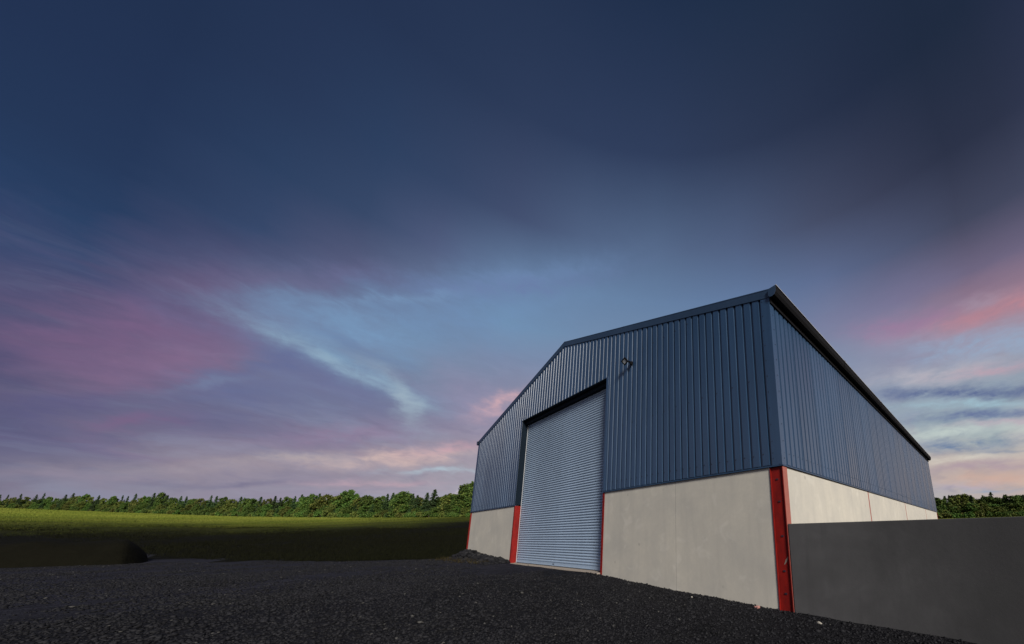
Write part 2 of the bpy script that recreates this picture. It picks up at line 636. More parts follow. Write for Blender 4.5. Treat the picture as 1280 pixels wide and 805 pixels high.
# rubble against the wall left of the door
n = 2200
hx = -18.2 + rng.random(n) * 5.9
hy = -0.06 - np.abs(rng.normal(0, 0.30, n))
V2, F2 = stones_at(hx, hy, np.clip(rng.gamma(2.5, 0.017, n), 0.02, 0.13))
rub = scatter_mesh('rubble', V2, F2, M_STONE)
tag(rub, 'black rubble banked against the concrete foot of the barn left of the roller door', 'rubble', kind='stuff')


# ---- grasses
def tufts(name, x, y, h, w, mat, blades=6):
    n = len(x)
    z = ground_z(x, y)
    nb = n * blades
    bx = np.repeat(x, blades) + rng.normal(0, 1, nb) * np.repeat(w, blades)
    by = np.repeat(y, blades) + rng.normal(0, 1, nb) * np.repeat(w, blades)
    bz = np.repeat(z, blades) - 0.06
    hh = np.repeat(h, blades) * (0.6 + 0.6 * rng.random(nb))
    ang = rng.random(nb) * 6.283
    bw = np.repeat(w, blades) * 0.16
    lx, ly = rng.normal(0, .25, nb) * hh, rng.normal(0, .25, nb) * hh
    p0 = np.stack([bx - np.cos(ang) * bw, by - np.sin(ang) * bw, bz], -1)
    p1 = np.stack([bx + np.cos(ang) * bw, by + np.sin(ang) * bw, bz], -1)
    p2 = np.stack([bx + lx, by + ly, bz + hh], -1)
    V = np.stack([p0, p1, p2], 1).reshape(-1, 3)
    return scatter_mesh(name, V, np.arange(nb * 3).reshape(-1, 3), mat)


def mat_grass(name, a, b_, c_, near_shade=False):
    m, t, b = new_mat(name)
    g = t.n('ShaderNodeNewGeometry')
    r = g.outputs['Random Per Island']
    big = t.noise(g.outputs['Position'], 0.06, 3)
    c = t.mix(r, a, b_)
    c = t.mix(t.remap(big, 0.4, 0.65, 0, 0.6), c, c_)
    if near_shade:                                   # foreground shade painted in: crop blades darken towards the yard
        at = t.n('ShaderNodeAttribute', attribute_name='crop')
        c = t.mix(t.remap(at.outputs['Fac'], 0.05, 0.95), (0.007, 0.0085, 0.0035), c)
    t.l(c, b.inputs['Base Color'])
    b.inputs['Roughness'].default_value = 0.85
    b.inputs['Specular IOR Level'].default_value = 0.05
    return m


def polar_scatter(n, a0, a1, t0, t1, pw=1.0):
    a = a0 + rng.random(n) * (a1 - a0)
    r0, D = np.interp(a, A_AZ, A_R0), np.interp(a, A_AZ, A_D)
    t = t0 + (t1 - t0) * rng.random(n) ** pw
    r = r0 + t * (D - r0)
    return CAM.x + r * np.sin(np.radians(a)), CAM.y + r * np.cos(np.radians(a)), r


x, y, r = polar_scatter(100000, -109, -69, 0.1, 1.02, 1.2)
x2, y2, r2 = polar_scatter(9000, -8, 8, 0.3, 1.02, 1.0)
x, y, r = np.concatenate([x, x2]), np.concatenate([y, y2]), np.concatenate([r, r2])
cov = crop_and_shade(x, y)
k = rng.random(len(x)) < cov ** 1.1
x, y, r = x[k], y[k], r[k]
cov = cov[k]
cg = tufts('crop', x, y, (0.16 + rng.random(len(x)) * 0.16 + r * 0.0005) * (0.45 + 0.55 * cov), 0.10 + r * 0.0012,
           mat_grass('crop_blades', (0.066, 0.098, 0.015), (0.178, 0.208, 0.032), (0.200, 0.205, 0.040), True))
at = cg.data.attributes.new('crop', 'FLOAT', 'POINT')
at.data.foreach_set('value', np.repeat(cov, 18).astype(np.float32))
tag(cg, 'yellow green standing crop covering the far field below the tree line', 'crop', kind='stuff')

x, y, r = polar_scatter(42000, -112, -69, -0.02, 0.42, 1.3)
k = (edge_d(x, y) < -0.2) & (rng.random(len(x)) < 1 - crop_and_shade(x, y))
x, y, r = x[k], y[k], r[k]
dg = tufts('rough_grass', x, y, 0.12 + rng.random(len(x)) * 0.14, 0.05 + r * 0.0012,
           mat_grass('shaded_grass', (0.0045, 0.0050, 0.0022), (0.0100, 0.0108, 0.0045), (0.006, 0.006, 0.0034)))  # blades darkened, the same foreground shade painted into them
tag(dg, 'short rough grass with painted shade between the gravel yard and the crop', 'grass', kind='stuff')

# dry tan weeds around the rubble
n = 150
x = -18.7 + rng.random(n) ** 1.5 * 5.6
y = -0.45 - np.abs(rng.normal(0, 0.35, n))
wd = tufts('dry_weeds', x, y, 0.06 + rng.random(n) * 0.12, np.full(n, 0.06), mat_grass('dry_weeds', (0.016, 0.013, 0.006), (0.045, 0.034, 0.015), (0.022, 0.020, 0.008)))
wd.data.transform(Matrix.Translation((0, 0, 0.14)))
tag(wd, 'tan and olive dry weeds around the rubble at the barn foot', 'weeds', kind='stuff')


# ---- low bank at the left, made up to fill a dark block
def bank():
    mb = MB()
    az0, el0 = az_el(6, 684)
    pts = []
    a0, a1, nA = -112, az_el(190, 690)[0], 60
    ring = []
    for i in range(nA + 1):
        s = i / nA
        a = a0 + (a1 - a0) * s
        R = 40 + 1.5 * math.sin(s * 5)
        cx, cy = CAM.x + R * math.sin(math.radians(a)), CAM.y + R * math.cos(math.radians(a))
        end = min(1.0, (1 - s) * 10) ** 0.5
        h = (1.32 + 0.10 * math.sin(s * 9 + 1) + 0.06 * math.sin(s * 23)) * end
        row = []
        for j in range(13):
            u = -1 + 2 * j / 12
            off = u * (3.2 * (0.25 + 0.75 * end))
            prof = max(0.0, 1 - abs(u) ** 2.6)
            px_ = cx + off * math.sin(math.radians(a))
            py_ = cy + off * math.cos(math.radians(a))
            nz = mnoise.noise(Vector((px_ * 0.7, py_ * 0.7, 3))) * 0.12 * prof
            row.append((px_, py_, gnd(px_, py_) - 0.08 + h * prof + nz))
        ring.append(row)
    for i in range(nA):
        for j in range(12):
            mb.add([ring[i][j], ring[i + 1][j], ring[i + 1][j + 1], ring[i][j + 1]], [(0, 1, 2, 3)])
    m, t, b = new_mat('peat')
    p = pos(t)
    n = t.noise(p, 1.3, 6, 0.7)
    t.l(t.mix(n, (0.0036, 0.0035, 0.0022), (0.0085, 0.0080, 0.0050)), b.inputs['Base Color'])
    b.inputs['Roughness'].default_value = 0.95
    b.inputs['Specular IOR Level'].default_value = 0.03
    bump(t, b, n, 0.8, 0.2)
    o = mb.build('made_up_bank', m, smooth=True)
    bm = bmesh.new()
    bm.from_mesh(o.data)
    bmesh.ops.remove_doubles(bm, verts=bm.verts, dist=0.001)
    bmesh.ops.recalc_face_normals(bm, faces=bm.faces)
    bm.to_mesh(o.data)
    bm.free()
    return o


tag(bank(), kind='structure')  # made-up bank, fills a dark block

# ------------------------------------------------------------------ the barn
W, L = 17.95, 24.2
HC = 2.4                       # top of the concrete, bottom of the cladding
HE, HR = 6.32, 8.775           # eaves and ridge
DX0, DX1, DZ = -12.33, -5.96, 6.205
REC = 0.27
PITCHM = 0.2205                # cladding pitch


def roof_z(x):
    return HR - (HR - HE) * abs(x + W / 2) / (W / 2)


barn = empty('barn', (-W / 2, L / 2, 0))
tag(barn, 'large farm shed with slate blue ribbed cladding over pale concrete and red steel columns', 'barn')


class PB(MB):
    """part of the barn, modelled in world coordinates"""

    def build(self, name, mats, parent=None, root=None, **kw):
        o0 = (-W / 2, L / 2, 0)
        self.v = [(a - o0[0], b - o0[1], c - o0[2]) for a, b, c in self.v]
        return MB.build(self, name, mats, parent or barn, **kw)


def profile(a0, a1):
    """(position, depth) along the sheet: wide outer pans and narrow troughs"""
    pts = []
    n = int((a1 - a0) / PITCHM)
    s = a0
    pts.append((s, 0.0))      # bright flanks, shaded troughs
    while s < a1 - PITCHM * 0.98:
        p = s + PITCHM
        pts += [(p - 0.070, 0.0), (p - 0.0588, 0.036), (p - 0.0132, 0.036), (p - 0.002, 0.0)]
        s = p
    pts.append((a1, 0.0))
    return pts


def gable_sheet(y_out, sign, door):
    mb = PB()
    pr = profile(0.05, W - 0.05)
    xs = [(-a, d) for a, d in pr]

    def split(at):
        nonlocal xs
        out = []
        for (x0, d0), (x1, d1) in zip(xs[:-1], xs[1:]):
            out.append((x0, d0))
            if x1 < at < x0:
                f = (at - x0) / (x1 - x0)
                out.append((at, d0 + (d1 - d0) * f))
        out.append(xs[-1])
        xs = out
    split(-W / 2)
    if door:
        split(DX0)
        split(DX1)
    for (x0, d0), (x1, d1) in zip(xs[:-1], xs[1:]):
        mid = (x0 + x1) / 2
        zb = DZ if door and DX0 < mid < DX1 else HC + 0.02
        mb.add([(x0, y_out + sign * d0, zb), (x1, y_out + sign * d1, zb), (x1, y_out + sign * d1, roof_z(x1) - 0.06), (x0, y_out + sign * d0, roof_z(x0) - 0.06)], [(0, 1, 2, 3)])
    # screws: one beside every trough, two rows at each rail
    for i in range(int(W / PITCHM) - 1):
        x = -(0.05 + i * PITCHM + 0.125)
        for z in (HC + 0.26, 4.35, 6.6, 8.1):
            if z > roof_z(x) - 0.3 or (door and DX0 - .1 < x < DX1 + .1 and z < DZ + .1):
                continue
            if z != HC + 0.26 and i % 2:
                continue
            z += random.uniform(-.012, .012)
            y0, y1 = sorted((y_out - sign * 0.009, y_out))
            mb.box(x - 0.010, x + 0.010, y0, y1, z - 0.010, z + 0.010, 1)
    return mb


def side_sheet(x_out, sign):
    mb = PB()
    pr = profile(0.05, L - 0.05)
    for (a0, d0), (a1, d1) in zip(pr[:-1], pr[1:]):
        mb.add([(x_out + sign * d0, a0, HC + 0.02), (x_out + sign * d1, a1, HC + 0.02), (x_out + sign * d1, a1, HE - 0.05), (x_out + sign * d0, a0, HE - 0.05)], [(0, 1, 2, 3)])
    # raised sheet laps every fifth rib
    for i in range(4, int(L / PITCHM), 5):
        a = 0.05 + i * PITCHM + 0.132
        x0, x1 = sorted((x_out, x_out - sign * 0.007))
        mb.box(x0, x1, a - 0.012, a + 0.010, HC + 0.03, HE - 0.06, 0)
    for i in range(int(L / PITCHM) - 1):
        a = 0.05 + i * PITCHM + 0.09
        for z in (HC + 0.26,):
            z += random.uniform(-.012, .012)
            x0, x1 = sorted((x_out - sign * 0.008, x_out))
            mb.box(x0, x1, a - 0.007, a + 0.007, z - 0.007, z + 0.007, 1)
    return mb


gable_sheet(0.0, 1, True).build('gable_cladding', [M_BLUE, M_SCREW], fix=False)
gable_sheet(L, -1, False).build('gable_cladding', [M_BLUE, M_SCREW], fix=False)
side_sheet(0.0, -1).build('side_cladding', [M_BLUE, M_SCREW], fix=False)
side_sheet(-W, 1).build('side_cladding', [M_BLUE, M_SCREW], fix=False)

# verge flashings along both roof slopes of each gable
for yy, sg in ((0.0, 1), (L, -1)):
    for xa, xb in ((0.06, -W / 2), (-W - 0.06, -W / 2)):
        mb = PB()
        za, zb = HE + 0.04 - 0.015, HR + 0.04
        za = roof_z(xa) + 0.04 if xa < 0 and xa > -W else HE + 0.03
        y0, y1 = yy - sg * 0.016, yy - sg * 0.004
        P = []
        for x, z in ((xa, za), (xb, zb)):
            P += [(x, y0, z), (x, y0, z - 0.205), (x, y1, z - 0.215), (x, y1, z - 0.012), (x, yy + sg * 0.16, z - 0.0), (x, yy + sg * 0.16, z + 0.010), (x, y0, z + 0.012)]
        k = 7
        mb.add(P, [(i, (i + 1) % k, k + (i + 1) % k, k + i) for i in range(k)] + [tuple(range(k))[::-1], tuple(range(k, 2 * k))])
        mb.build('verge_flashing', M_TRIM)

# corner flashings (angle pieces with pop rivets)
for cx_, sx in ((0.0, 1), (-W, -1)):
    for cy_, sy in ((0.0, -1), (L, 1)):
        mb = PB()
        ox, oy = cx_ + sx * 0.007, cy_ + sy * 0.007
        ztop = HE - 0.0
        zb = HC
        a = [(ox, oy), (ox - sx * 0.215, oy), (ox - sx * 0.215, oy - sy * 0.005), (ox - sx * 0.005, oy - sy * 0.005), (ox - sx * 0.005, oy - sy * 0.165), (ox, oy - sy * 0.165)]
        mb.extrude(a, lambda p, z: (p[0], p[1], z), zb, ztop)
        for k in range(11):
            z = zb + 0.14 + k * 0.36
            x0, x1 = sorted((ox, ox + sx * 0.006))
            y0, y1 = sorted((oy - sy * 0.110, oy - sy * 0.126))
            mb.box(x0, x1, y0, y1, z - .009, z + .009, 1)
            x0, x1 = sorted((ox - sx * 0.17, ox - sx * 0.184))
            y0, y1 = sorted((oy, oy + sy * 0.006))
            mb.box(x0, x1, y0, y1, z - .009, z + .009, 1)
        mb.build('corner_flashing', [M_TRIM if False else M_BLUE, M_SCREW])

# drip flashing along the foot of the cladding
for xa, xb in ((-0.0, DX1 + 0.01), (DX0 - 0.01, -W)):
    mb = PB()
    mb.add([(xa, -0.022, HC - 0.028), (xb, -0.022, HC - 0.028), (xb, -0.012, HC + 0.004), (xa, -0.012, HC + 0.004), (xa, 0.05, HC + 0.022), (xb, 0.05, HC + 0.022), (xa, 0.05, HC - 0.02), (xb, 0.05, HC - 0.02)],
           [(0, 1, 2, 3), (3, 2, 5, 4), (0, 6, 7, 1), (6, 4, 5, 7), (0, 3, 4, 6), (1, 7, 5, 2)])
    mb.build('drip_flashing', M_TRIM)
for x_, sg in ((0.0, 1), (-W, -1)):
    mb = PB()
    a, b_ = x_ + sg * 0.022, x_ - sg * 0.05
    mb.add([(a, -0.02, HC - 0.028), (a, L, HC - 0.028), (a - sg * .01, L, HC + 0.004), (a - sg * .01, -0.02, HC + 0.004), (b_, -0.02, HC + 0.022), (b_, L, HC + 0.022), (b_, -0.02, HC - 0.02), (b_, L, HC - 0.02)],
           [(0, 1, 2, 3), (3, 2, 5, 4), (0, 6, 7, 1), (6, 4, 5, 7), (0, 3, 4, 6), (1, 7, 5, 2)])
    mb.build('drip_flashing', M_TRIM)

# door reveal: dark flashings lining the opening
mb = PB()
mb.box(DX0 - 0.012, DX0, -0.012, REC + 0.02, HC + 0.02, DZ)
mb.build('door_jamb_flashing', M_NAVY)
mb = PB()
mb.box(DX1, DX1 + 0.10, -0.012, -0.003, HC + 0.02, DZ + 0.045)
mb.box(DX1, DX1 + 0.012, -0.003, REC + 0.02, HC + 0.02, DZ)
mb.build('door_jamb_flashing', M_BLUE)
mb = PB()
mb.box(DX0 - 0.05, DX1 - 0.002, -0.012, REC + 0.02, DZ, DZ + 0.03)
mb.box(DX0 + 0.01, DX1 - 0.02, 0.13, REC + 0.02, DZ - 0.13, DZ - 0.001, 0)  # dark head box added for the shadow along the curtain top
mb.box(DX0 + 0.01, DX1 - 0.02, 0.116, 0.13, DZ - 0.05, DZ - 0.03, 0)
mb.build('door_head_flashing_shade', M_NAVY)

# concrete wall panels: 0.16 thick, seated just behind the cladding line
CF = 0.016
for a, b_ in ((-0.285, -2.893), (-2.907, -5.868), (-12.442, -17.78)):
    mb = PB()
    mb.box(b_, a, CF, CF + 0.16, -0.9, HC + 0.01)
    mb.build('concrete_panel', M_CONC, bevel=0.002)
M_JOINT = mat_plain('joint_sealant', (0.26, 0.25, 0.23), 0.8)
mb = PB()
mb.box(-2.9068, -2.8932, CF + 0.0015, CF + 0.10, -0.9, HC)
mb.build('panel_joint', M_JOINT)
BAY = 6.26
ys = [0.2, BAY - 0.06, BAY + 0.06, 2 * BAY - 0.06, 2 * BAY + 0.06, 3 * BAY - 0.06, 3 * BAY + 0.06, L - 0.15]
for x_, sg in ((-CF, -1), (-W + CF, 1)):
    for a, b_ in zip(ys[::2], ys[1::2]):
        mb = PB()
        x0, x1 = sorted((x_, x_ + sg * 0.16))
        mb.box(x0, x1, a, b_, -0.9, HC + 0.01)
        mb.build('concrete_panel', M_CONC, bevel=0.002)
for a, b_ in ((-0.3, -6), (-6.02, -12), (-12.02, -17.65)):
    mb = PB()
    mb.box(b_, a, L - CF - 0.16, L - CF, -0.9, HC + 0.01)
    mb.build('concrete_panel', M_CONC, bevel=0.002)


# red steel columns
def h_column(x0, x1, y0, y1, web_front, bolts=False):
    """H-section seen on its web: flanges at x0 and x1 running in y, web between them"""
    mb = PB()
    tf = 0.016
    mb.box(x0, x0 + tf, y0, y1, -0.95, HC - 0.03)
    mb.box(x1 - tf, x1, y0, y1, -0.95, HC - 0.03)
    mb.box(x1, x1 + 0.002, y0 + 0.003, y1, -0.95, HC - 0.03, 3 if bolts else 0)  # outer flange face painted lighter for the sun on it
    mb.box(x0 + tf, x1 - tf, web_front, web_front + 0.012, -0.95, HC - 0.03)
    if bolts:
        for z in (2.12, 1.68, 1.02, 0.38, -0.02):
            for dx in (0.0,):
                xm = (x0 + x1) / 2 + dx + random.uniform(-.01, .02)
                mb.box(xm - 0.022, xm + 0.022, web_front - 0.012, web_front, z - 0.013, z + 0.013, 1)
        # pale scrape in the paint
        for q in range(3):
            zz = 0.50 + 0.02 * q
            mb.add([(-0.13 + q * .018, web_front - 0.002, zz), (-0.115 + q * .018, web_front - 0.002, zz), (-0.075 + q * .018, web_front - 0.002, zz + 0.10), (-0.082 + q * .018, web_front - 0.002, zz + 0.105)], [(0, 1, 2, 3)], 2)
    return mb


h_column(-0.28, 0.0, 0.0, 0.195, 0.028, True).build('steel_column', [M_RED, M_SCREW, M_SILL, M_RED_SUNLIT])
h_column(-W, -W + 0.165, 0.0, 0.20, 0.028).build('steel_column', M_RED, bevel=0.003)
h_column(-0.28, 0.0, L - 0.14, L, L - 0.04).build('steel_column', M_RED, bevel=0.003)
h_column(-W, -W + 0.28, L - 0.14, L, L - 0.04).build('steel_column', M_RED, bevel=0.003)
mb = PB()
mb.box(DX0 - 0.105, DX0 - 0.001, 0.004, REC + 0.03, -0.6, HC - 0.03)
mb.box(DX0 - 0.13, DX0 + 0.10, -0.06, REC + 0.03, -0.6, -0.06, 0)
mb.build('steel_column', M_RED, bevel=0.003)
mb = PB()
mb.box(DX1 + 0.001, DX1 + 0.088, 0.004, REC + 0.03, -0.6, HC - 0.03)
mb.build('steel_column', M_RED, bevel=0.003)
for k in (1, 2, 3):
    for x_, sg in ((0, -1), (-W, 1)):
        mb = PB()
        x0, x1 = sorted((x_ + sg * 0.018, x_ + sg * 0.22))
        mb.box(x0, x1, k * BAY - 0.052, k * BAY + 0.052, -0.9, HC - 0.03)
        mb.build('steel_column', M_RED_SUNLIT)

# roller shutter door
door = empty('roller_door', ((DX0 + DX1) / 2 + W / 2, REC - L / 2, 0), barn)


class DB(MB):
    def build(self, name, mats, **kw):
        o0 = ((DX0 + DX1) / 2, REC, 0)
        self.v = [(a - o0[0], b - o0[1], c - o0[2]) for a, b, c in self.v]
        return MB.build(self, name, mats, door, **kw)


SL = 0.090
mb = DB()
rows = []
z = 0.13
prof = []
while z < DZ + 0.1:
    for s, dep in ((0.0, 0.022), (0.04, 0.008), (0.2, -0.006), (0.45, -0.0145), (0.7, -0.0075), (0.88, 0.007), (0.93, 0.022)):
        prof.append((z + s * SL, dep))
    z += SL
xa, xb = DX0 + 0.045, DX1 - 0.03
nseg = 1
for (z0, d0), (z1, d1) in zip(prof[:-1], prof[1:]):
    mb.add([(xa, REC + d0, z0), (xb, REC + d0, z0), (xb, REC + d1, z1), (xa, REC + d1, z1)], [(0, 1, 2, 3)])
cur = mb.build('curtain', M_SHUT, fix=False)
mb = DB()
mb.box(xa, xb, REC - 0.02, REC + 0.02, 0.012, 0.13)
mb.box(xa, xb, REC - 0.036, REC + 0.02, 0.03, 0.055)
mb.box((xa + xb) / 2 - 0.10, (xa + xb) / 2 + 0.0, REC - 0.03, REC - 0.018, 0.07, 0.10, 1)
mb.build('bottom_rail', [M_SHUT, M_SCREW], bevel=0.003)
for a, b_ in ((DX0 + 0.022, DX0 + 0.048), (DX1 - 0.034, DX1 - 0.002)):
    mb = DB()
    mb.box(a, b_, REC - 0.04, REC - 0.024, 0.0, DZ - 0.004)
    mb.box(a, b_, REC + 0.03, REC + 0.05, 0.0, DZ - 0.004)
    mb.build('guide_rail', M_GALV)
mb = PB()
mb.box(DX0 - 0.02, DX1 + 0.01, -0.09, REC + 0.3, -0.5, 0.0)
mb.build('door_sill', M_SILL, bevel=0.012)

# roof: two ribbed slopes with a ridge cap
for xe, sg in ((0.10, 1), (-W - 0.10, -1)):
    mb = PB()
    pr = profile(-0.02, L + 0.02)
    ze = HE - 0.10 * (HR - HE) / (W / 2) + 0.03
    for (a0, d0), (a1, d1) in zip(pr[:-1], pr[1:]):
        mb.add([(xe, a0, ze - d0), (xe, a1, ze - d1), (-W / 2, a1, HR + 0.03 - d1), (-W / 2, a0, HR + 0.03 - d0)], [(0, 1, 2, 3)])
    mb.build('roof_slope', M_TRIM, fix=False)
mb = PB()
mb.add([(-W / 2 - 0.3, -0.02, HR - 0.035), (-W / 2, -0.02, HR + 0.055), (-W / 2 + 0.3, -0.02, HR - 0.035), (-W / 2 - 0.3, L + 0.02, HR - 0.035), (-W / 2, L + 0.02, HR + 0.055), (-W / 2 + 0.3, L + 0.02, HR - 0.035)],
       [(0, 1, 4, 3), (1, 2, 5, 4)])
mb.build('ridge_cap', M_TRIM)

# gutters
for x_, sg in ((0.0, 1), (-W, -1)):
    gut = empty('gutter', (x_ + W / 2, -L / 2, 0), barn)
    o0 = (x_, 0, 0)

    def gb(mb, name, mats, **kw):
        mb.v = [(a - o0[0], b - o0[1], c - o0[2]) for a, b, c in mb.v]
        return MB.build(mb, name, mats, gut, **kw)
    mb = MB()
    X = lambda d: x_ + sg * d
    outer = [(0.012, 6.335), (0.012, 6.17), (0.045, 6.135), (0.105, 6.120), (0.155, 6.145), (0.19, 6.21), (0.195, 6.34), (0.205, 6.345), (0.205, 6.352),
             (0.185, 6.352), (0.18, 6.22), (0.148, 6.16), (0.105, 6.137), (0.05, 6.15), (0.027, 6.175), (0.027, 6.335)]
    mb.extrude([(X(a), z) for a, z in outer], lambda p, y: (p[0], y, p[1]), -0.05, L + 0.08)
    gb(mb, 'trough', M_BLACK)
    for ya, yb in ((-0.058, -0.05), (L + 0.08, L + 0.088)):
        mb = MB()
        mb.extrude([(X(a), z) for a, z in outer[:9]], lambda p, y: (p[0], y, p[1]), ya, yb)
        gb(mb, 'end_cap', M_TRIM)
    mb = MB()
    mb.box(min(X(0.188), X(0.21)), max(X(0.188), X(0.21)), -0.05, L + 0.08, 6.353, 6.366)
    gb(mb, 'lip', M_GALV)
    for yj in (4.6, 9.4, 14.2, 19.0, 23.4):
        mb = MB()
        mb.extrude([(X(a * 1.04 + .002), z - 0.006 if z < 6.3 else z + 0.03) for a, z in outer[1:9]], lambda p, y: (p[0], y, p[1]), yj, yj + 0.09)
        gb(mb, 'joint', M_BLACK)

# eaves beams, and black strips that paint the gutter's shade on the wall
for x_, sg in ((0.0, 1), (-W, -1)):
    mb = PB()
    mb.box(min(x_ - sg * 0.04, x_ - sg * 0.16), max(x_ - sg * 0.04, x_ - sg * 0.16), 0.05, L - 0.05, HE - 0.16, HE - 0.02)
    mb.build('eaves_beam', M_BLACK)
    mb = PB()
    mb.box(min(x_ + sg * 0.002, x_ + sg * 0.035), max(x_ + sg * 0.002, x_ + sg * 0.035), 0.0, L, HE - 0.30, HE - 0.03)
    mb.build('eaves_shade', M_BLACK)
mb = PB()
mb.box(-W + 0.25, -0.25, 0.6, L - 0.3, -0.3, -0.02)
mb.build('floor_slab', M_SILL)

# ------------------------------------------------------------------ floodlight on the gable
fl = empty('floodlight', (-4.72, 0.0, 6.30))
fl.scale = (0.88, 0.88, 0.88)
tag(fl, 'small black square floodlight on the blue gable above and right of the roller door', 'floodlight')


def tbox(mb, sx, sy, sz, M, mi=0):
    vs = [M @ Vector((x * sx / 2, y * sy / 2, z * sz / 2)) for x in (-1, 1) for y in (-1, 1) for z in (-1, 1)]
    mb.add(vs, [(0, 1, 3, 2), (4, 6, 7, 5), (0, 4, 5, 1), (2, 3, 7, 6), (0, 2, 6, 4), (1, 5, 7, 3)], mi)


mb = MB()
tbox(mb, 0.10, 0.07, 0.11, Matrix.Translation((0.055, -0.035, -0.02)))
tbox(mb, 0.05, 0.03, 0.14, Matrix.Translation((0.055, -0.085, -0.03)) @ Matrix.Rotation(0.5, 4, 'X'))
mb.build('junction_box', M_BLACK, fl, bevel=0.006)
mb = MB()
tbox(mb, 0.03, 0.12, 0.035, Matrix.Translation((0.02, -0.11, 0.02)) @ Matrix.Rotation(0.35, 4, 'Z'))
tbox(mb, 0.14, 0.02, 0.03, Matrix.Translation((-0.02, -0.16, 0.01)))
mb.build('bracket', M_BLACK, fl, bevel=0.004)
HM = Matrix.Translation((-0.085, -0.20, 0.045)) @ Matrix.Rotation(math.radians(12), 4, 'Z') @ Matrix.Rotation(math.radians(35), 4, 'X') @ Matrix.Rotation(math.radians(-28), 4, 'Y')
mb = MB()
tbox(mb, 0.20, 0.055, 0.175, HM)
for k in range(5):
    tbox(mb, 0.006, 0.03, 0.15, HM @ Matrix.Translation((-0.07 + k * 0.035, 0.042, 0)))
for s in (-1, 1):
    tbox(mb, 0.22, 0.016, 0.032, HM @ Matrix.Translation((0, -0.034, s * 0.0785)))
    tbox(mb, 0.034, 0.016, 0.125, HM @ Matrix.Translation((s * 0.093, -0.034, 0)))
head = mb.build('lamp_head', M_BLACK, fl)
mb = MB()
tbox(mb, 0.160, 0.006, 0.135, HM @ Matrix.Translation((0, -0.031, 0)))
mb.build('lens', M_LENS, head)
mb = MB()
pts = [(0.02, -0.02, -0.07), (-0.01, -0.015, -0.12), (-0.05, -0.012, -0.16), (-0.075, -0.012, -0.21), (-0.08, -0.010, -0.28)]
for p, q in zip(pts[:-1], pts[1:]):
    p, q = Vector(p), Vector(q)
    d = (q - p)
    M = Matrix.Translation((p + q) / 2) @ d.to_track_quat('Z', 'Y').to_matrix().to_4x4()
    tbox(mb, 0.014, 0.014, d.length + 0.006, M)
mb.build('cable', M_BLACK, fl)

# ------------------------------------------------------------------ dark wall running from the corner column to the right
bw = MB()
x0, x1, nX = 0.012, 14.0, 60
WY0, WY1 = 0.006, 0.225
top = 1.245
bw.box(x0, x1, WY0, WY1, -1.4, top)
wall = bw.build('boundary_wall', M_DARKWALL, bevel=0.012)
tag(wall, 'plain dark grey rendered wall running right from the red corner column of the barn', 'wall')

# a broken brick and some pale stones lying on the gravel below the gable
M_BRICK = mat_plain('brick', (0.30, 0.14, 0.12), 0.85)


def lump(name, x, y, s, mat, label, cat, seed):
    r = random.Random(seed)
    bm = bmesh.new()
    bmesh.ops.create_icosphere(bm, subdivisions=2, radius=1)
    for v in bm.verts:
        n = mnoise.noise(v.co * 1.7 + Vector((seed, 0, 0)))
        v.co = Vector((v.co.x * s[0], v.co.y * s[1], v.co.z * s[2])) * (1 + 0.35 * n)
    me = bpy.data.meshes.new(name)
    bm.to_mesh(me)
    bm.free()
    me.materials.append(mat)
    o = bpy.data.objects.new(name, me)
    z = float(yard_top(np.array([x]), np.array([y]))[0][0])
    o.location = (x, y, z + s[2] * 0.6)
    o.rotation_euler = (r.uniform(-.3, .3), r.uniform(-.3, .3), r.uniform(0, 3))
    col.objects.link(o)
    tag(o, label, cat)


M_PALE = mat_plain('pale_stone', (0.30, 0.28, 0.24), 0.85)
lump('brick_fragment', -0.62, -0.22, (0.07, 0.045, 0.03), M_BRICK, 'broken pinkish brick lying on the gravel just left of the red corner column', 'brick', 3)
lump('stone', -2.05, -0.42, (0.028, 0.02, 0.018), M_PALE, 'small pale stone on the gravel below the middle of the concrete panels', 'stone', 5)
lump('stone', 0.62, -0.45, (0.04, 0.03, 0.02), M_PALE, 'pale tan stone on the gravel at the foot of the dark wall', 'stone', 8)


# ------------------------------------------------------------------ trees
def leaf_quads(C, S, seed, droop=0.0):
    r = np.random.default_rng(seed)
    n = len(C)
    a = r.normal(size=(n, 3))
    a[:, 2] *= 1.1
    a /= np.linalg.norm(a, axis=1, keepdims=True)
    b = np.cross(a, r.normal(size=(n, 3)))
    b /= np.linalg.norm(b, axis=1, keepdims=True)
    a[:, 2] -= droop
    s = S[:, None]
    P = np.stack([C - a * s * .5, C + b * s * .42, C + a * s * .5, C - b * s * .42], 1)
    return P.reshape(-1, 3), np.arange(n * 4).reshape(-1, 4)


def raw_mesh(name, V, Fc, mat):
    me = bpy.data.meshes.new(name)
    me.from_pydata(V.tolist(), [], Fc.tolist())
    me.materials.append(mat)
    return me


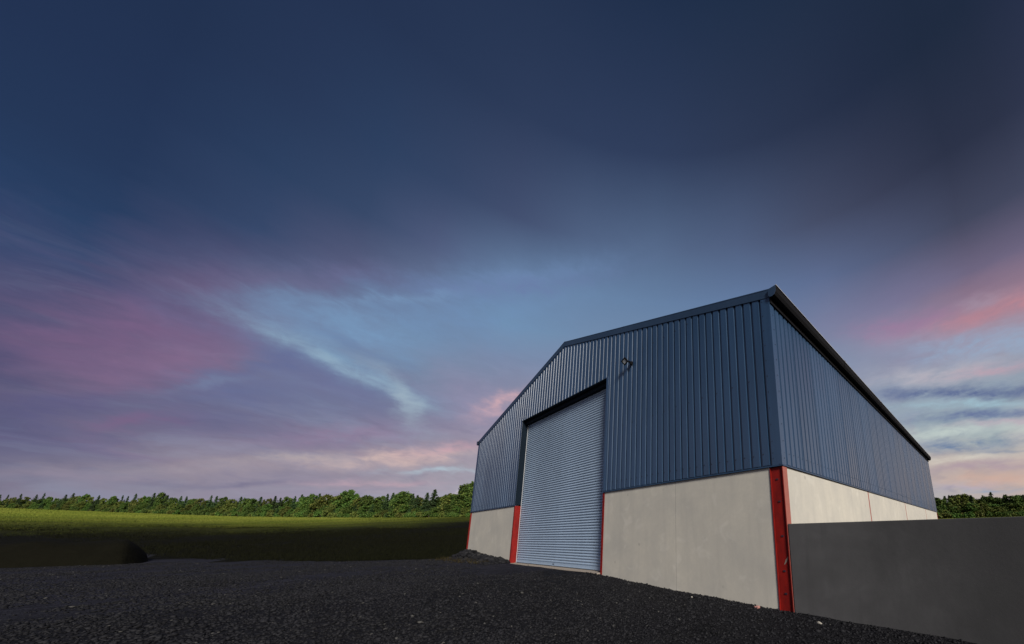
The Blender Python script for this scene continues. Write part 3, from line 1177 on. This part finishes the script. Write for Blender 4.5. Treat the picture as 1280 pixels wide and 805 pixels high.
def trunk_mesh(h, r0, seed, limbs):
    rd = random.Random(seed)
    mb = MB()

    def tube(pts, rs, k=6):
        rings = []
        for (p, r) in zip(pts, rs):
            rings.append([(p[0] + r * math.cos(6.283 * i / k), p[1] + r * math.sin(6.283 * i / k), p[2]) for i in range(k)])
        for A, B in zip(rings[:-1], rings[1:]):
            for i in range(k):
                mb.add([A[i], A[(i + 1) % k], B[(i + 1) % k], B[i]], [(0, 1, 2, 3)])
    pts = [(rd.uniform(-.02, .02) * h * (i > 0), rd.uniform(-.02, .02) * h * (i > 0), h * i / 5 - 0.03 * (i == 0)) for i in range(6)]
    tube(pts, [r0 * (1 - 0.17 * i) for i in range(6)])
    for k in range(limbs):
        z = h * rd.uniform(.3, .85)
        a = rd.uniform(0, 6.28)
        ln = h * rd.uniform(.15, .35)
        p = [(math.cos(a) * ln * s, math.sin(a) * ln * s, z + ln * 0.7 * s ** 1.2) for s in (0, .5, 1)]
        tube(p, [r0 * .4, r0 * .25, r0 * .1], 5)
    return mb


def spruce(seed):
    """unit height: whorls of drooping boughs that close up to a solid spire"""
    r = np.random.default_rng(seed)
    C, S = [], []
    n_t = int(17 + seed % 3)
    wid = 0.25 + 0.08 * r.random()
    for k in range(n_t):
        z = 0.06 + 0.91 * (k / (n_t - 1))
        R = wid * (1.0 - z) ** 0.72 * (0.85 + .35 * r.random()) + 0.012
        nb = max(9, int(14 * (1 - z) + 6))
        for b in range(nb):
            a = r.random() * 6.283
            rl = R * (0.65 + 0.5 * r.random())
            m = max(6, int(16 * rl / wid))
            s = np.linspace(0.08, 1, m)
            ptsz = z - 0.25 * rl * s + 0.10 * rl * s ** 3 + r.normal(0, .010, m)
            C.append(np.stack([np.cos(a) * rl * s, np.sin(a) * rl * s, ptsz], 1) + r.normal(0, .007, (m, 3)))
            S.append((0.075 - 0.030 * z) * (1.1 - 0.45 * s) * (0.7 + .6 * r.random(m)))
    n = 40                                            # leader
    zz = 0.90 + 0.11 * r.random(n)
    C.append(np.stack([r.normal(0, .010, n), r.normal(0, .010, n), zz], 1))
    S.append(np.full(n, 0.035))
    return np.concatenate(C), np.concatenate(S)


def broad(seed, slim=1.0):
    r = np.random.default_rng(seed)
    C, S = [], []
    nl = 62
    top = 0.40 + 0.12 * r.random()
    for k in range(nl):
        z = 0.10 + 0.82 * r.random() ** 0.9
        q = (z - top) / ((0.97 - top) if z > top else (top + 0.12))
        R = 0.29 * slim * math.sqrt(max(0.02, 1 - q * q)) * (0.75 + 0.4 * r.random())
        a = r.random() * 6.283
        d = R * r.random() ** 0.45
        c = np.array([math.cos(a) * d, math.sin(a) * d, z])
        rad = (0.065 + 0.055 * r.random()) * (1.15 - .5 * z)
        m = int(105 * (rad / 0.09) ** 2)
        p = r.normal(size=(m, 3))
        p /= np.linalg.norm(p, axis=1, keepdims=True)
        p *= (rad * (0.25 + 0.85 * r.random(m)))[:, None]
        C.append(c + p)
        S.append(0.044 * (0.6 + .8 * r.random(m)))
    return np.concatenate(C), np.concatenate(S)


def shrub(seed):
    r = np.random.default_rng(seed)
    C, S = [], []
    for k in range(16):
        a = r.random() * 6.283
        d = 0.55 * math.sqrt(r.random())
        z = 0.15 + 0.6 * r.random() * (1 - d)
        rad = 0.14 + .14 * r.random()
        m = 70
        p = r.normal(size=(m, 3))
        p /= np.linalg.norm(p, axis=1, keepdims=True)
        p *= (rad * (0.4 + 0.7 * r.random(m)))[:, None]
        C.append(np.array([math.cos(a) * d, math.sin(a) * d, z]) + p)
        S.append(0.13 * (0.6 + .8 * r.random(m)))
    C = np.concatenate(C)
    C[:, 2] = np.maximum(C[:, 2], 0.0)
    return C, np.concatenate(S)


KINDS = {}
for k in range(5):
    C, S = spruce(20 + k)
    V, Fc = leaf_quads(C, S, 40 + k, 0.25)
    KINDS.setdefault('spruce_tree', []).append((raw_mesh('crown', V, Fc, M_SPRUCE), trunk_mesh(0.9, 0.018, k, 0)))
for k in range(6):
    C, S = broad(60 + k, 0.85 + 0.12 * (k % 3))
    V, Fc = leaf_quads(C, S, 80 + k)
    KINDS.setdefault('leafy_tree', []).append((raw_mesh('crown', V, Fc, M_OLIVE if k % 3 == 2 else M_LEAF), trunk_mesh(0.75, 0.022, 30 + k, 5)))
for k in range(3):
    C, S = shrub(90 + k)
    V, Fc = leaf_quads(C, S, 95 + k)
    KINDS.setdefault('shrub', []).append((raw_mesh('crown', V, Fc, M_LEAF if k != 1 else M_OLIVE), trunk_mesh(0.5, 0.03, 50 + k, 4)))
# one trunk mesh per variant, shared by its copies
for kn, lst in KINDS.items():
    for i, (cm, tm) in enumerate(lst):
        me = bpy.data.meshes.new('trunk')
        me.from_pydata(tm.v, [], tm.f)
        me.materials.append(M_BARK)
        lst[i] = (cm, me)


def tree(kind, var, x, y, h, wide, label, group):
    cm, tm = KINDS[kind][var % len(KINDS[kind])]
    root = empty(kind, (x, y, gnd(x, y) - 0.1))
    root.rotation_euler = (0, 0, random.uniform(0, 6.28))
    # the trees stand closer and slimmer the further the row runs off to the left
    hw = h * wide
    root.scale = (hw, hw, h)
    tag(root, label, 'shrub' if kind == 'shrub' else 'tree', group)
    for nm, me in (('crown', cm), ('trunk', tm)):
        o = bpy.data.objects.new(nm, me)
        o.parent = root
        col.objects.link(o)
    return root


def slim(u):
    return max(0.5, F / math.hypot(F, u - CX))


def at_px(u, D_off, v_top=None):
    """ground spot on the tree line seen at photo column u; also the height needed for its top to reach row v_top"""
    az, _ = az_el(u, 640)
    D = float(np.interp(az, A_AZ, A_D)) + D_off
    x, y = CAM.x + D * math.sin(math.radians(az)), CAM.y + D * math.cos(math.radians(az))
    h = None
    if v_top is not None:
        _, el = az_el(u, v_top)
        h = CAM.z + D * math.tan(math.radians(el)) - gnd(x, y) + 0.1
    return x, y, h


LEFT = ' in the tree line left of the barn'
RIGHT = ' behind the dark wall'
GL, GR = 'trees along the far edge of the field left of the barn', 'trees behind the dark wall right of the barn'
S_, B_ = 'spruce_tree', 'leafy_tree'
tips = [(-8, 618, S_), (2, 618, S_), (10, 620, B_), (18, 617, S_), (27, 620, B_), (38, 618, S_), (47, 616, S_), (56, 620, B_), (66, 621, B_), (75, 618, S_), (84, 616, S_),
        (90, 618, B_), (98, 615, B_), (107, 620, B_), (117, 619, S_), (126, 621, B_), (136, 619, B_), (147, 619, S_), (154, 620, S_), (163, 617, S_), (170, 620, B_), (179, 618, B_),
        (186, 616, S_), (196, 614, B_), (204, 619, S_), (212, 621, B_), (221, 620, S_), (228, 620, S_), (238, 622, B_), (247, 621, B_), (259, 619, S_), (266, 620, S_), (276, 620, B_), (287, 622, B_),
        (297, 621, S_), (304, 620, B_), (313, 622, B_), (322, 621, S_), (331, 621, B_), (340, 620, S_), (347, 622, S_), (356, 620, B_), (365, 620, S_), (373, 618, S_), (380, 619, B_), (386, 616, B_),
        (395, 617, S_), (404, 616, B_), (413, 619, B_), (421, 617, B_), (440, 616, B_), (449, 619, B_), (457, 618, B_), (466, 621, B_), (474, 619, B_), (481, 617, S_), (488, 616, S_), (494, 615, B_),
        (513, 617, S_), (519, 619, S_), (526, 620, B_), (531, 616, S_), (546, 618, B_), (552, 620, S_), (557, 617, B_), (564, 615, B_), (571, 615, B_)]
used_labels = {}
for i, (u, v, kd) in enumerate(tips):
    x, y, h = at_px(u, random.uniform(2, 9), v)
    far = u < 300
    v += random.uniform(-2.5, 0.5) if kd == S_ else random.uniform(-0.5, 1.5)
    if kd == S_:
        lab = ('small distant pointed spruce' if far else 'larger pointed spruce') + LEFT
        g = GL + (', pointed spruces far' if far else ', pointed spruces near')
        w = random.uniform(0.9, 1.25)
    else:
        lab = ('small distant rounded tree' if far else 'fuller green leafy tree') + LEFT
        g = GL + (', leafy far' if far else ', leafy near')
        w = random.uniform(0.95, 1.35)
    tree(kd, i * 7 + (i // 3), x, y, h, w * slim(u) * 1.15, lab, g)
for (u, v, kd, var, w, lab) in [(432, 611, B_, 0, 1.25, 'tallest rounded bright green tree standing above the middle of the left tree line'),
                                (503, 613, B_, 3, 1.25, 'broad flat topped tree midway between the tallest rounded tree and the barn'),
                                (540, 612, S_, 2, 1.3, 'dark spruce with the tallest pointed peak in the tree line left of the barn'),
                                (583, 602, B_, 1, 1.1, 'tall slim tree rising directly beside the left corner of the barn'),
                                (592, 598, B_, 4, 1.1, 'tall tree partly hidden behind the left corner of the barn')]:
    x, y, h = at_px(u, 3, v)
    tree(kd, var, x, y, h, w * slim(u) * 1.15, lab, None)
# a close-set row behind the first fills the line up
u = -12.0
i = 0
TIPU = [t_[0] for t_ in tips]
TIPV = [t_[1] for t_ in tips]
while u < 597:
    x, y, h = at_px(u, random.uniform(10, 18), float(np.interp(u, TIPU, TIPV)) + random.uniform(4.0, 9.0))
    if i % 3 == 1:
        tree(S_, i, x, y, h, 1.2 * slim(u), 'spruce half hidden behind the front trees' + LEFT, GL + ', back spruces')
    else:
        tree(B_, i + 1, x, y, h, random.uniform(1.5, 1.9) * slim(u), 'leafy tree half hidden behind the front trees' + LEFT, GL + ', back leafy')
    u += random.uniform(5.0, 8.0)
    i += 1
# lower front row and second row
u = -12.0
i = 0
while u < 596:
    sc_ = np.interp(u, [0, 300, 590], [0.62, 0.7, 0.72])
    x, y, h = at_px(u, random.uniform(-2.5, 1.5), np.interp(u, [-12, 60, 300, 450, 590], [627, 627.5, 632.5, 634, 632]) + random.uniform(-4, 3.5))
    if i % 4 == 3:
        tree(S_, i, x, y, h, 1.4 * slim(u), 'short young spruce at the front' + LEFT, GL + ', front young spruces')
    else:
        tree(B_, i, x, y, h, random.uniform(1.5, 2.0) * slim(u), 'low bushy tree at the front' + LEFT, GL + ', front leafy')
    u += random.uniform(4.5, 6.8)
    i += 1
# shrubs at the foot
u = -10.0
i = 0
while u < 594:
    x, y, h = at_px(u, random.uniform(-4.5, -2.5), np.interp(u, [-12, 300, 590], [630.5, 637, 637]) + random.uniform(-2, 2.5))
    tree('shrub', i, x, y, h, random.uniform(0.9, 1.3) * slim(u), 'low green shrub at the crop edge under the trees left of the barn', 'shrubs along the field edge left of the barn')
    u += random.uniform(7, 11)
    i += 1
# right side
rt = [(1171, 620, B_), (1177, 622, B_), (1184, 620, S_), (1190, 619, S_), (1193.5, 619, S_), (1198, 616, B_), (1206, 615, B_), (1212, 619, B_), (1217.5, 619, S_), (1222, 625, B_), (1227, 622, B_), (1232.5, 619, S_),
      (1237, 619, B_), (1243, 615, S_), (1248, 620, B_), (1253, 623, B_), (1259.5, 618, S_), (1262, 618, S_), (1267, 618, B_), (1273, 619, B_), (1278, 617, B_), (1284, 618, S_), (1290, 619, B_)]
for i, (u, v, kd) in enumerate(rt):
    x, y, h = at_px(u, random.uniform(2, 9), v)
    if kd == S_:
        tree(kd, i * 3, x, y, h, random.uniform(.9, 1.2), 'dark pointed spruce' + RIGHT, GR + ', spruces')
    elif 1195 < u < 1213:
        tree(kd, 2 if u < 1210 else 5, x, y, h, 1.25, {1198: 'tallest yellowish leafy tree', 1206: 'broad yellowish tree with the highest round top', 1212: 'smaller yellowish tree beside the highest round top'}[u] + RIGHT, None)
    else:
        tree(kd, i * 3 + 1, x, y, h, random.uniform(1.1, 1.5), 'green leafy tree' + RIGHT, GR + ', leafy')
u = 1172.0
i = 0
while u < 1292:
    x, y, h = at_px(u, random.uniform(-2, 1), 629 + random.uniform(-3, 4))
    tree(B_, i, x, y, h, random.uniform(1.4, 1.9), 'low bushy leafy tree at the front of the trees' + RIGHT, GR + ', front leafy')
    x, y, h = at_px(u + 2, random.uniform(-4, -3), 637 + random.uniform(-2, 2))
    tree('shrub', i, x, y, h, random.uniform(.9, 1.2), 'low green shrub at the foot of the trees' + RIGHT, 'shrubs behind the dark wall right of the barn')
    u += random.uniform(6, 8)
    i += 1

# ------------------------------------------------------------------ sky and light
SUN = Vector((0.80, -0.335, 0.50)).normalized()
sun_el = math.asin(SUN.z)
sun_az = math.atan2(SUN.x, SUN.y)
ld = bpy.data.lights.new('sun', 'SUN')
ld.energy = 5.0
ld.angle = math.radians(14)
ld.color = (1.0, 0.95, 0.88)
sun = bpy.data.objects.new('sun', ld)
sun.rotation_euler = SUN.to_track_quat('Z', 'Y').to_euler()
sun.location = (30, -30, 40)
col.objects.link(sun)

TU = np.array([0, 160, 320, 480, 640, 800, 960, 1120, 1270.])
TV = np.array([0, 100, 200, 270, 320, 360, 400, 450, 500, 540, 570, 600, 620.])
TC = np.array([
    [(25, 43, 75), (32, 48, 82), (35, 50, 84), (36, 50, 84), (36, 50, 82), (33, 48, 80), (31, 46, 74), (30, 42, 68), (28, 40, 60)],
    [(27, 46, 78), (34, 50, 86), (39, 54, 90), (41, 57, 92), (42, 56, 90), (38, 52, 86), (36, 48, 78), (34, 44, 70), (30, 42, 62)],
    [(30, 50, 84), (38, 56, 94), (43, 62, 100), (47, 66, 104), (52, 66, 102), (50, 64, 100), (48, 58, 88), (47, 53, 80), (43, 49, 72)],
    [(34, 58, 102), (42, 64, 104), (50, 70, 108), (58, 74, 112), (68, 80, 118), (70, 84, 120), (70, 78, 110), (66, 70, 98), (64, 68, 94)],
    [(42, 64, 108), (56, 72, 116), (70, 78, 122), (82, 86, 126), (92, 110, 152), (90, 110, 150), (86, 102, 144), (84, 92, 128), (88, 90, 122)],
    [(62, 72, 112), (80, 80, 120), (102, 86, 124), (104, 106, 142), (106, 132, 174), (102, 126, 170), (96, 118, 164), (104, 108, 150), (148, 114, 142)],
    [(76, 80, 118), (104, 92, 128), (110, 88, 128), (108, 130, 168), (114, 146, 188), (108, 136, 178), (106, 126, 170), (140, 126, 162), (176, 134, 154)],
    [(98, 88, 126), (116, 100, 136), (118, 108, 142), (114, 140, 174), (126, 138, 178), (120, 140, 180), (120, 140, 178), (148, 150, 182), (160, 164, 188)],
    [(92, 92, 128), (102, 98, 134), (112, 116, 152), (114, 120, 158), (140, 140, 174), (140, 145, 180), (140, 150, 184), (145, 158, 186), (140, 160, 184)],
    [(96, 96, 138), (112, 102, 142), (110, 112, 150), (138, 130, 164), (158, 148, 174), (158, 152, 176), (155, 160, 185), (160, 172, 190), (168, 182, 192)],
    [(106, 102, 138), (128, 120, 146), (138, 130, 158), (160, 146, 168), (165, 156, 178), (168, 160, 178), (175, 168, 180), (182, 178, 186), (190, 176, 178)],
    [(118, 114, 142), (140, 132, 152), (140, 134, 164), (156, 146, 170), (166, 164, 186), (170, 165, 182), (180, 168, 176), (194, 170, 170), (202, 170, 166)],
    [(144, 136, 164), (148, 140, 168), (148, 144, 172), (160, 152, 176), (170, 168, 192), (170, 170, 190), (178, 174, 184), (182, 178, 190), (186, 176, 182)]], float)


def sky_rgb(u, v):
    u = min(max(u, TU[0]), TU[-1])
    v = min(max(v, TV[0]), TV[-1])
    i = min(int(np.searchsorted(TU, u, 'right')) - 1, len(TU) - 2)
    j = min(int(np.searchsorted(TV, v, 'right')) - 1, len(TV) - 2)
    a, b = (u - TU[i]) / (TU[i + 1] - TU[i]), (v - TV[j]) / (TV[j + 1] - TV[j])
    c = (TC[j, i] * (1 - a) + TC[j, i + 1] * a) * (1 - b) + (TC[j + 1, i] * (1 - a) + TC[j + 1, i + 1] * a) * b
    return lin(c[0] * 0.985, c[1] * 0.995, c[2] * 0.945)


world = bpy.data.worlds.new('World')
scene.world = world
world.use_nodes = True
wt = world.node_tree
wt.nodes.clear()
T = NT(wt)
gen = T.n('ShaderNodeTexCoord').outputs['Generated']
sep = T.n('ShaderNodeSeparateXYZ')
T.l(gen, sep.inputs[0])
DEG = 180 / math.pi
az = T.math('MULTIPLY', T.math('ARCTAN2', sep.outputs[0], sep.outputs[1]), DEG)
el = T.math('MULTIPLY', T.math('ARCSINE', sep.outputs[2]), DEG)
cmb = T.n('ShaderNodeCombineXYZ')
T.l(az, cmb.inputs[0])
T.l(el, cmb.inputs[1])
AE = cmb.outputs[0]
# wind-drawn warp of the cloud field
wn = T.n('ShaderNodeTexNoise')
wn.inputs['Scale'].default_value = 1.0
wn.inputs['Detail'].default_value = 5
wn.inputs['Roughness'].default_value = 0.58
T.l(T.scaled(AE, (0.045, 0.13, 0)), wn.inputs['Vector'])
warp = T.vmath('MULTIPLY', T.vmath('SUBTRACT', wn.outputs['Color'], (0.5, 0.5, 0.5)), (16, 6, 0))
# the low sky is streaky, the zenith plain
low = T.remap(el, 20, 42, 1, 0.15, True)
vs = T.n('ShaderNodeVectorMath', operation='SCALE')
T.l(warp, vs.inputs[0])
T.l(low, vs.inputs['Scale'])
AEW = T.vmath('ADD', AE, vs.outputs[0])
sw = T.n('ShaderNodeSeparateXYZ')
T.l(AEW, sw.inputs[0])
azw, elw = sw.outputs[0], sw.outputs[1]

AZS = [-165, -132, -113, -106, -98, -90, -82, -72, -60, -46, -30, -16, -6, 3, 9, 26, 70, 125, 170]
ELS = [0, 2.5, 5, 8, 11, 14.5, 18, 22, 26, 31, 37, 44, 54, 66, 80]
# unseen sky, brightened at sun side and left rear so the cladding reflects paler
SUNSIDE = [(228, 204, 182), (230, 208, 188), (226, 206, 190), (220, 202, 192), (212, 198, 192), (202, 190, 190), (188, 178, 184), (166, 160, 172), (140, 138, 156), (108, 112, 136), (78, 84, 110), (52, 60, 88), (40, 48, 76), (35, 45, 73), (33, 44, 72)]
REAR = [(176, 168, 176), (176, 168, 178), (174, 168, 180), (168, 166, 182), (160, 162, 182), (152, 156, 180), (144, 150, 176), (132, 140, 168), (116, 126, 156), (92, 104, 136), (66, 80, 114), (46, 60, 94), (37, 52, 86), (34, 48, 80), (33, 46, 76)]
elf = T.remap(elw, 0, 90)
out = None
for i, a in enumerate(AZS):
    cr = T.n('ShaderNodeValToRGB')
    T.l(elf, cr.inputs[0])
    e = cr.color_ramp.elements
    for j, ev in enumerate(ELS):
        c = lin(*SUNSIDE[j]) if 20 < a < 150 or (a == 9 and ev < 15) else lin(*REAR[j]) if a < -120 or a > 150 else sky_rgb(*to_px(min(max(a, -107), 3.2), ev))       # out of view the sky is brightened for reflections
        if j < 2:
            el_ = e[j]
            el_.position = ev / 90
        else:
            el_ = e.new(ev / 90)
        el_.color = c + (1,)
    if out is None:
        out = cr.outputs[0]
    else:
        out = T.mix(T.remap(azw, AZS[i - 1], a, 0, 1), out, cr.outputs[0])
base = out

# drawn-out cirrus texture
st1 = T.noise(T.scaled(AEW, (0.07, 0.34, 0)), 1.0, 6, 0.56, 0.8)
st2 = T.noise(T.scaled(AEW, (0.12, 0.42, 0)), 1.3, 5, 0.58, 1.0)
st3 = T.noise(T.scaled(AEW, (0.10, 0.22, 0)), 1.0, 5, 0.6, 0.8)
lowm = T.remap(el, 11, 30, 1, 0.0, True)
base = T.mix(T.math('MULTIPLY', T.remap(st1, 0.50, 0.75), T.math('MULTIPLY', lowm, 0.30)), base, lin(150, 168, 196))
base = T.mix(T.math('MULTIPLY', T.remap(st2, 0.52, 0.78), T.math('MULTIPLY', lowm, 0.30)), base, lin(84, 88, 130))
st4 = T.noise(T.scaled(AEW, (0.25, 0.8, 0)), 1.0, 6, 0.62, 0.8)
mot = T.math('MULTIPLY', T.math('SUBTRACT', st4, 0.5), T.math('MULTIPLY', T.remap(el, 14, 34, 1, 0.1, True), 0.13))
hsv = T.n('ShaderNodeHueSaturation')
T.l(T.math('ADD', mot, 1.0), hsv.inputs['Value'])
T.l(base, hsv.inputs['Color'])
base = hsv.outputs[0]
base = T.mix(T.math('MULTIPLY', T.remap(st3, 0.52, 0.75), T.math('MULTIPLY', lowm, 0.22)), base, lin(150, 112, 144))

# cloud banks: centre, long half-axis, short half-axis (rows and columns of the photograph turned into bearings), colour, strength, raggedness
BL = [
    (150, 425, (150, 4), 56, (126, 92, 128), .55, .35),
    (190, 405, (60, 6), 26, (132, 92, 128), .40, .4),
    (215, 455, (120, -34), 24, (142, 104, 136), .50, .5),
    (340, 352, (150, -8), 15, (112, 84, 120), .40, .5),
    (575, 392, (180, -26), 46, (114, 146, 186), .60, .35),
    (440, 412, (95, 18), 34, (120, 154, 190), .75, .35),
    (640, 352, (120, -14), 16, (112, 138, 180), .5, .5),
    (585, 500, (55, 24), 36, (150, 142, 172), .55, .3),
    (500, 372, (120, -6), 8, (122, 154, 190), .45, .7),
    (400, 470, (95, 34), 26, (94, 100, 144), .80, .35),
    (300, 492, (70, -6), 24, (94, 100, 142), .65, .4),
    (440, 462, (92, 42), 20, (128, 160, 190), .80, .60),
    (440, 466, (90, 42), 9, (148, 176, 196), .75, .6),
    (455, 436, (60, 26), 6, (100, 120, 160), .5, .7),
    (400, 486, (70, 26), 6, (120, 134, 166), .5, .7),
    (270, 478, (50, -8), 7, (122, 138, 168), .6, .6),
    (508, 505, (30, 30), 21, (160, 180, 194), .85, .45),
    (330, 490, (130, 4), 30, (108, 116, 152), .50, .5),
    (420, 490, (95, 30), 24, (114, 118, 152), .50, .5),
    (330, 455, (60, -12), 9, (98, 108, 150), .50, .5),
    (60, 510, (90, -4), 14, (84, 86, 128), .55, .5),
    (170, 528, (70, -6), 9, (128, 98, 134), .5, .6),
    (270, 560, (80, -4), 9, (146, 146, 166), .5, .7),
    (420, 545, (120, -8), 14, (152, 124, 154), .45, .6),
    (-40, 425, (95, 0), 85, (74, 76, 112), .8, .15),
    (500, 572, (120, -7), 10, (208, 184, 178), .85, .7),
    (360, 575, (70, -4), 6, (176, 166, 168), .6, .8),
    (570, 560, (60, -8), 8, (200, 160, 172), .6, .7),
    (300, 606, (110, -2), 5, (112, 112, 140), .75, .8),
    (150, 600, (170, -1), 9, (150, 138, 156), .5, .5),
    (250, 585, (160, -2), 12, (158, 146, 158), .55, .6),
    (460, 606, (90, -2), 5, (186, 160, 172), .75, .9),
    (560, 588, (60, -1), 3.5, (176, 192, 204), .75, .8),
    (570, 614, (18, -5), 6, (205, 196, 204), .8, .7),
    (628, 503, (34, -14), 11, (206, 170, 178), .8, .6),
    (640, 360, (150, -10), 12, (104, 116, 160), .4, .7),
    (1232, 396, (110, -26), 13, (186, 132, 144), .70, .7),
    (1275, 374, (60, -16), 11, (190, 136, 146), .65, .7),
    (1225, 378, (36, -10), 7, (160, 146, 166), .6, .6),
    (1120, 410, (60, -12), 14, (160, 122, 156), .6, .6),
    (1235, 432, (120, -8), 22, (146, 176, 206), .6, .7),
    (1170, 470, (90, -8), 13, (182, 180, 190), .8, .6),
    (1240, 466, (70, -6), 7, (196, 158, 172), .6, .8),
    (1200, 491, (130, -3), 8, (98, 112, 150), .95, .8),
    (1210, 505, (110, -3), 5, (160, 190, 204), .7, .8),
    (1220, 521, (110, -4), 8, (104, 118, 156), .85, .8),
    (1250, 532, (60, -2), 4, (190, 166, 182), .7, .8),
    (1180, 541, (110, -2), 7, (192, 204, 200), .85, .6),
    (1205, 555, (70, -2), 6, (106, 128, 162), .95, .8),
    (1250, 562, (60, -2), 3, (112, 128, 158), .7, .9),
    (1190, 572, (80, -4), 8, (214, 208, 196), .75, .6),
    (1240, 583, (80, -6), 9, (170, 150, 164), .75, .6),
    (1250, 598, (80, -4), 8, (206, 172, 158), .85, .6),
    (1205, 608, (40, -2), 5, (180, 170, 190), .6, .7),
    (1235, 612, (40, -1), 4, (132, 158, 186), .7, .9),
]
rag = T.noise(T.scaled(AE, (0.16, 0.50, 0)), 1.0, 6, 0.60, 1.0)
rag2 = T.noise(T.scaled(AE, (0.42, 0.75, 0)), 1.0, 5, 0.6, 1.2)
ragm = T.math('ADD', T.math('MULTIPLY', rag, 0.6), T.math('MULTIPLY', rag2, 0.4))
# edges of the banks are pulled about by finer, smaller warps
wf = T.n('ShaderNodeTexNoise')
wf.inputs['Scale'].default_value = 1.0
wf.inputs['Detail'].default_value = 5
wf.inputs['Roughness'].default_value = 0.6
T.l(T.scaled(AE, (0.15, 0.30, 0)), wf.inputs['Vector'])
AEB = T.vmath('ADD', AE, T.vmath('MULTIPLY', T.vmath('SUBTRACT', wf.outputs['Color'], (0.5, 0.5, 0.5)), (9, 3.2, 0)))
for (u, v, (du, dv), mn, c, s, rg) in BL:
    a0, e0 = az_el(u, v)
    a1, e1 = az_el(u + du, v + dv)
    a1b, e1b = az_el(u - du, v - dv)
    ax = np.array([(a1 - a1b) / 2, (e1 - e1b) / 2])
    a2, e2 = az_el(u, v - mn)
    a2b, e2b = az_el(u, v + mn)
    ay = np.array([(a2 - a2b) / 2, (e2 - e2b) / 2])
    Mi = np.linalg.inv(np.stack([ax, ay], 1))
    d = T.vmath('SUBTRACT', AEB, (a0, e0, 0))
    p = T.vmath('DOT_PRODUCT', d, (Mi[0, 0], Mi[0, 1], 0))
    q = T.vmath('DOT_PRODUCT', d, (Mi[1, 0], Mi[1, 1], 0))
    d2 = T.math('ADD', T.math('MULTIPLY', p, p), T.math('MULTIPLY', q, q))
    g = T.math('POWER', 2.71828, T.math('MULTIPLY', d2, -1.1))
    # ragged: the noise eats into the bank
    g = T.math('MULTIPLY', g, T.math('ADD', T.math('MULTIPLY', T.remap(ragm, 0.36, 0.60, 0, 1.3), rg), 1 - rg))
    base = T.mix(T.math('MULTIPLY', g, s, clamp=True), base, lin(*c))

hs2 = T.n('ShaderNodeHueSaturation')
T.l(T.math('ADD', mot, 1.0), hs2.inputs['Value'])
T.l(base, hs2.inputs['Color'])
base = hs2.outputs[0]
skyt = T.n('ShaderNodeTexSky', sky_type='NISHITA')
skyt.sun_disc = False
skyt.sun_elevation = sun_el
skyt.sun_rotation = sun_az
skyt.air_density = 1.2
skyt.dust_density = 1.5
bg1 = T.n('ShaderNodeBackground')
T.l(skyt.outputs[0], bg1.inputs[0])
bg1.inputs[1].default_value = 0.05
bg2 = T.n('ShaderNodeBackground')
T.l(base, bg2.inputs[0])
bg2.inputs[1].default_value = 1.0
ms = T.n('ShaderNodeMixShader')
ms.inputs[0].default_value = 0.985       # dusk cloud deck over the clear sky
T.l(bg1.outputs[0], ms.inputs[1])
T.l(bg2.outputs[0], ms.inputs[2])
wo = T.n('ShaderNodeOutputWorld')
T.l(ms.outputs[0], wo.inputs[0])
world.cycles.sampling_method = 'MANUAL'
world.cycles.sample_map_resolution = 512

vsn = scene.view_settings
vsn.view_transform = 'Standard'
vsn.look = 'None'
vsn.exposure = 0
vsn.gamma = 1
vsn.use_curve_mapping = False
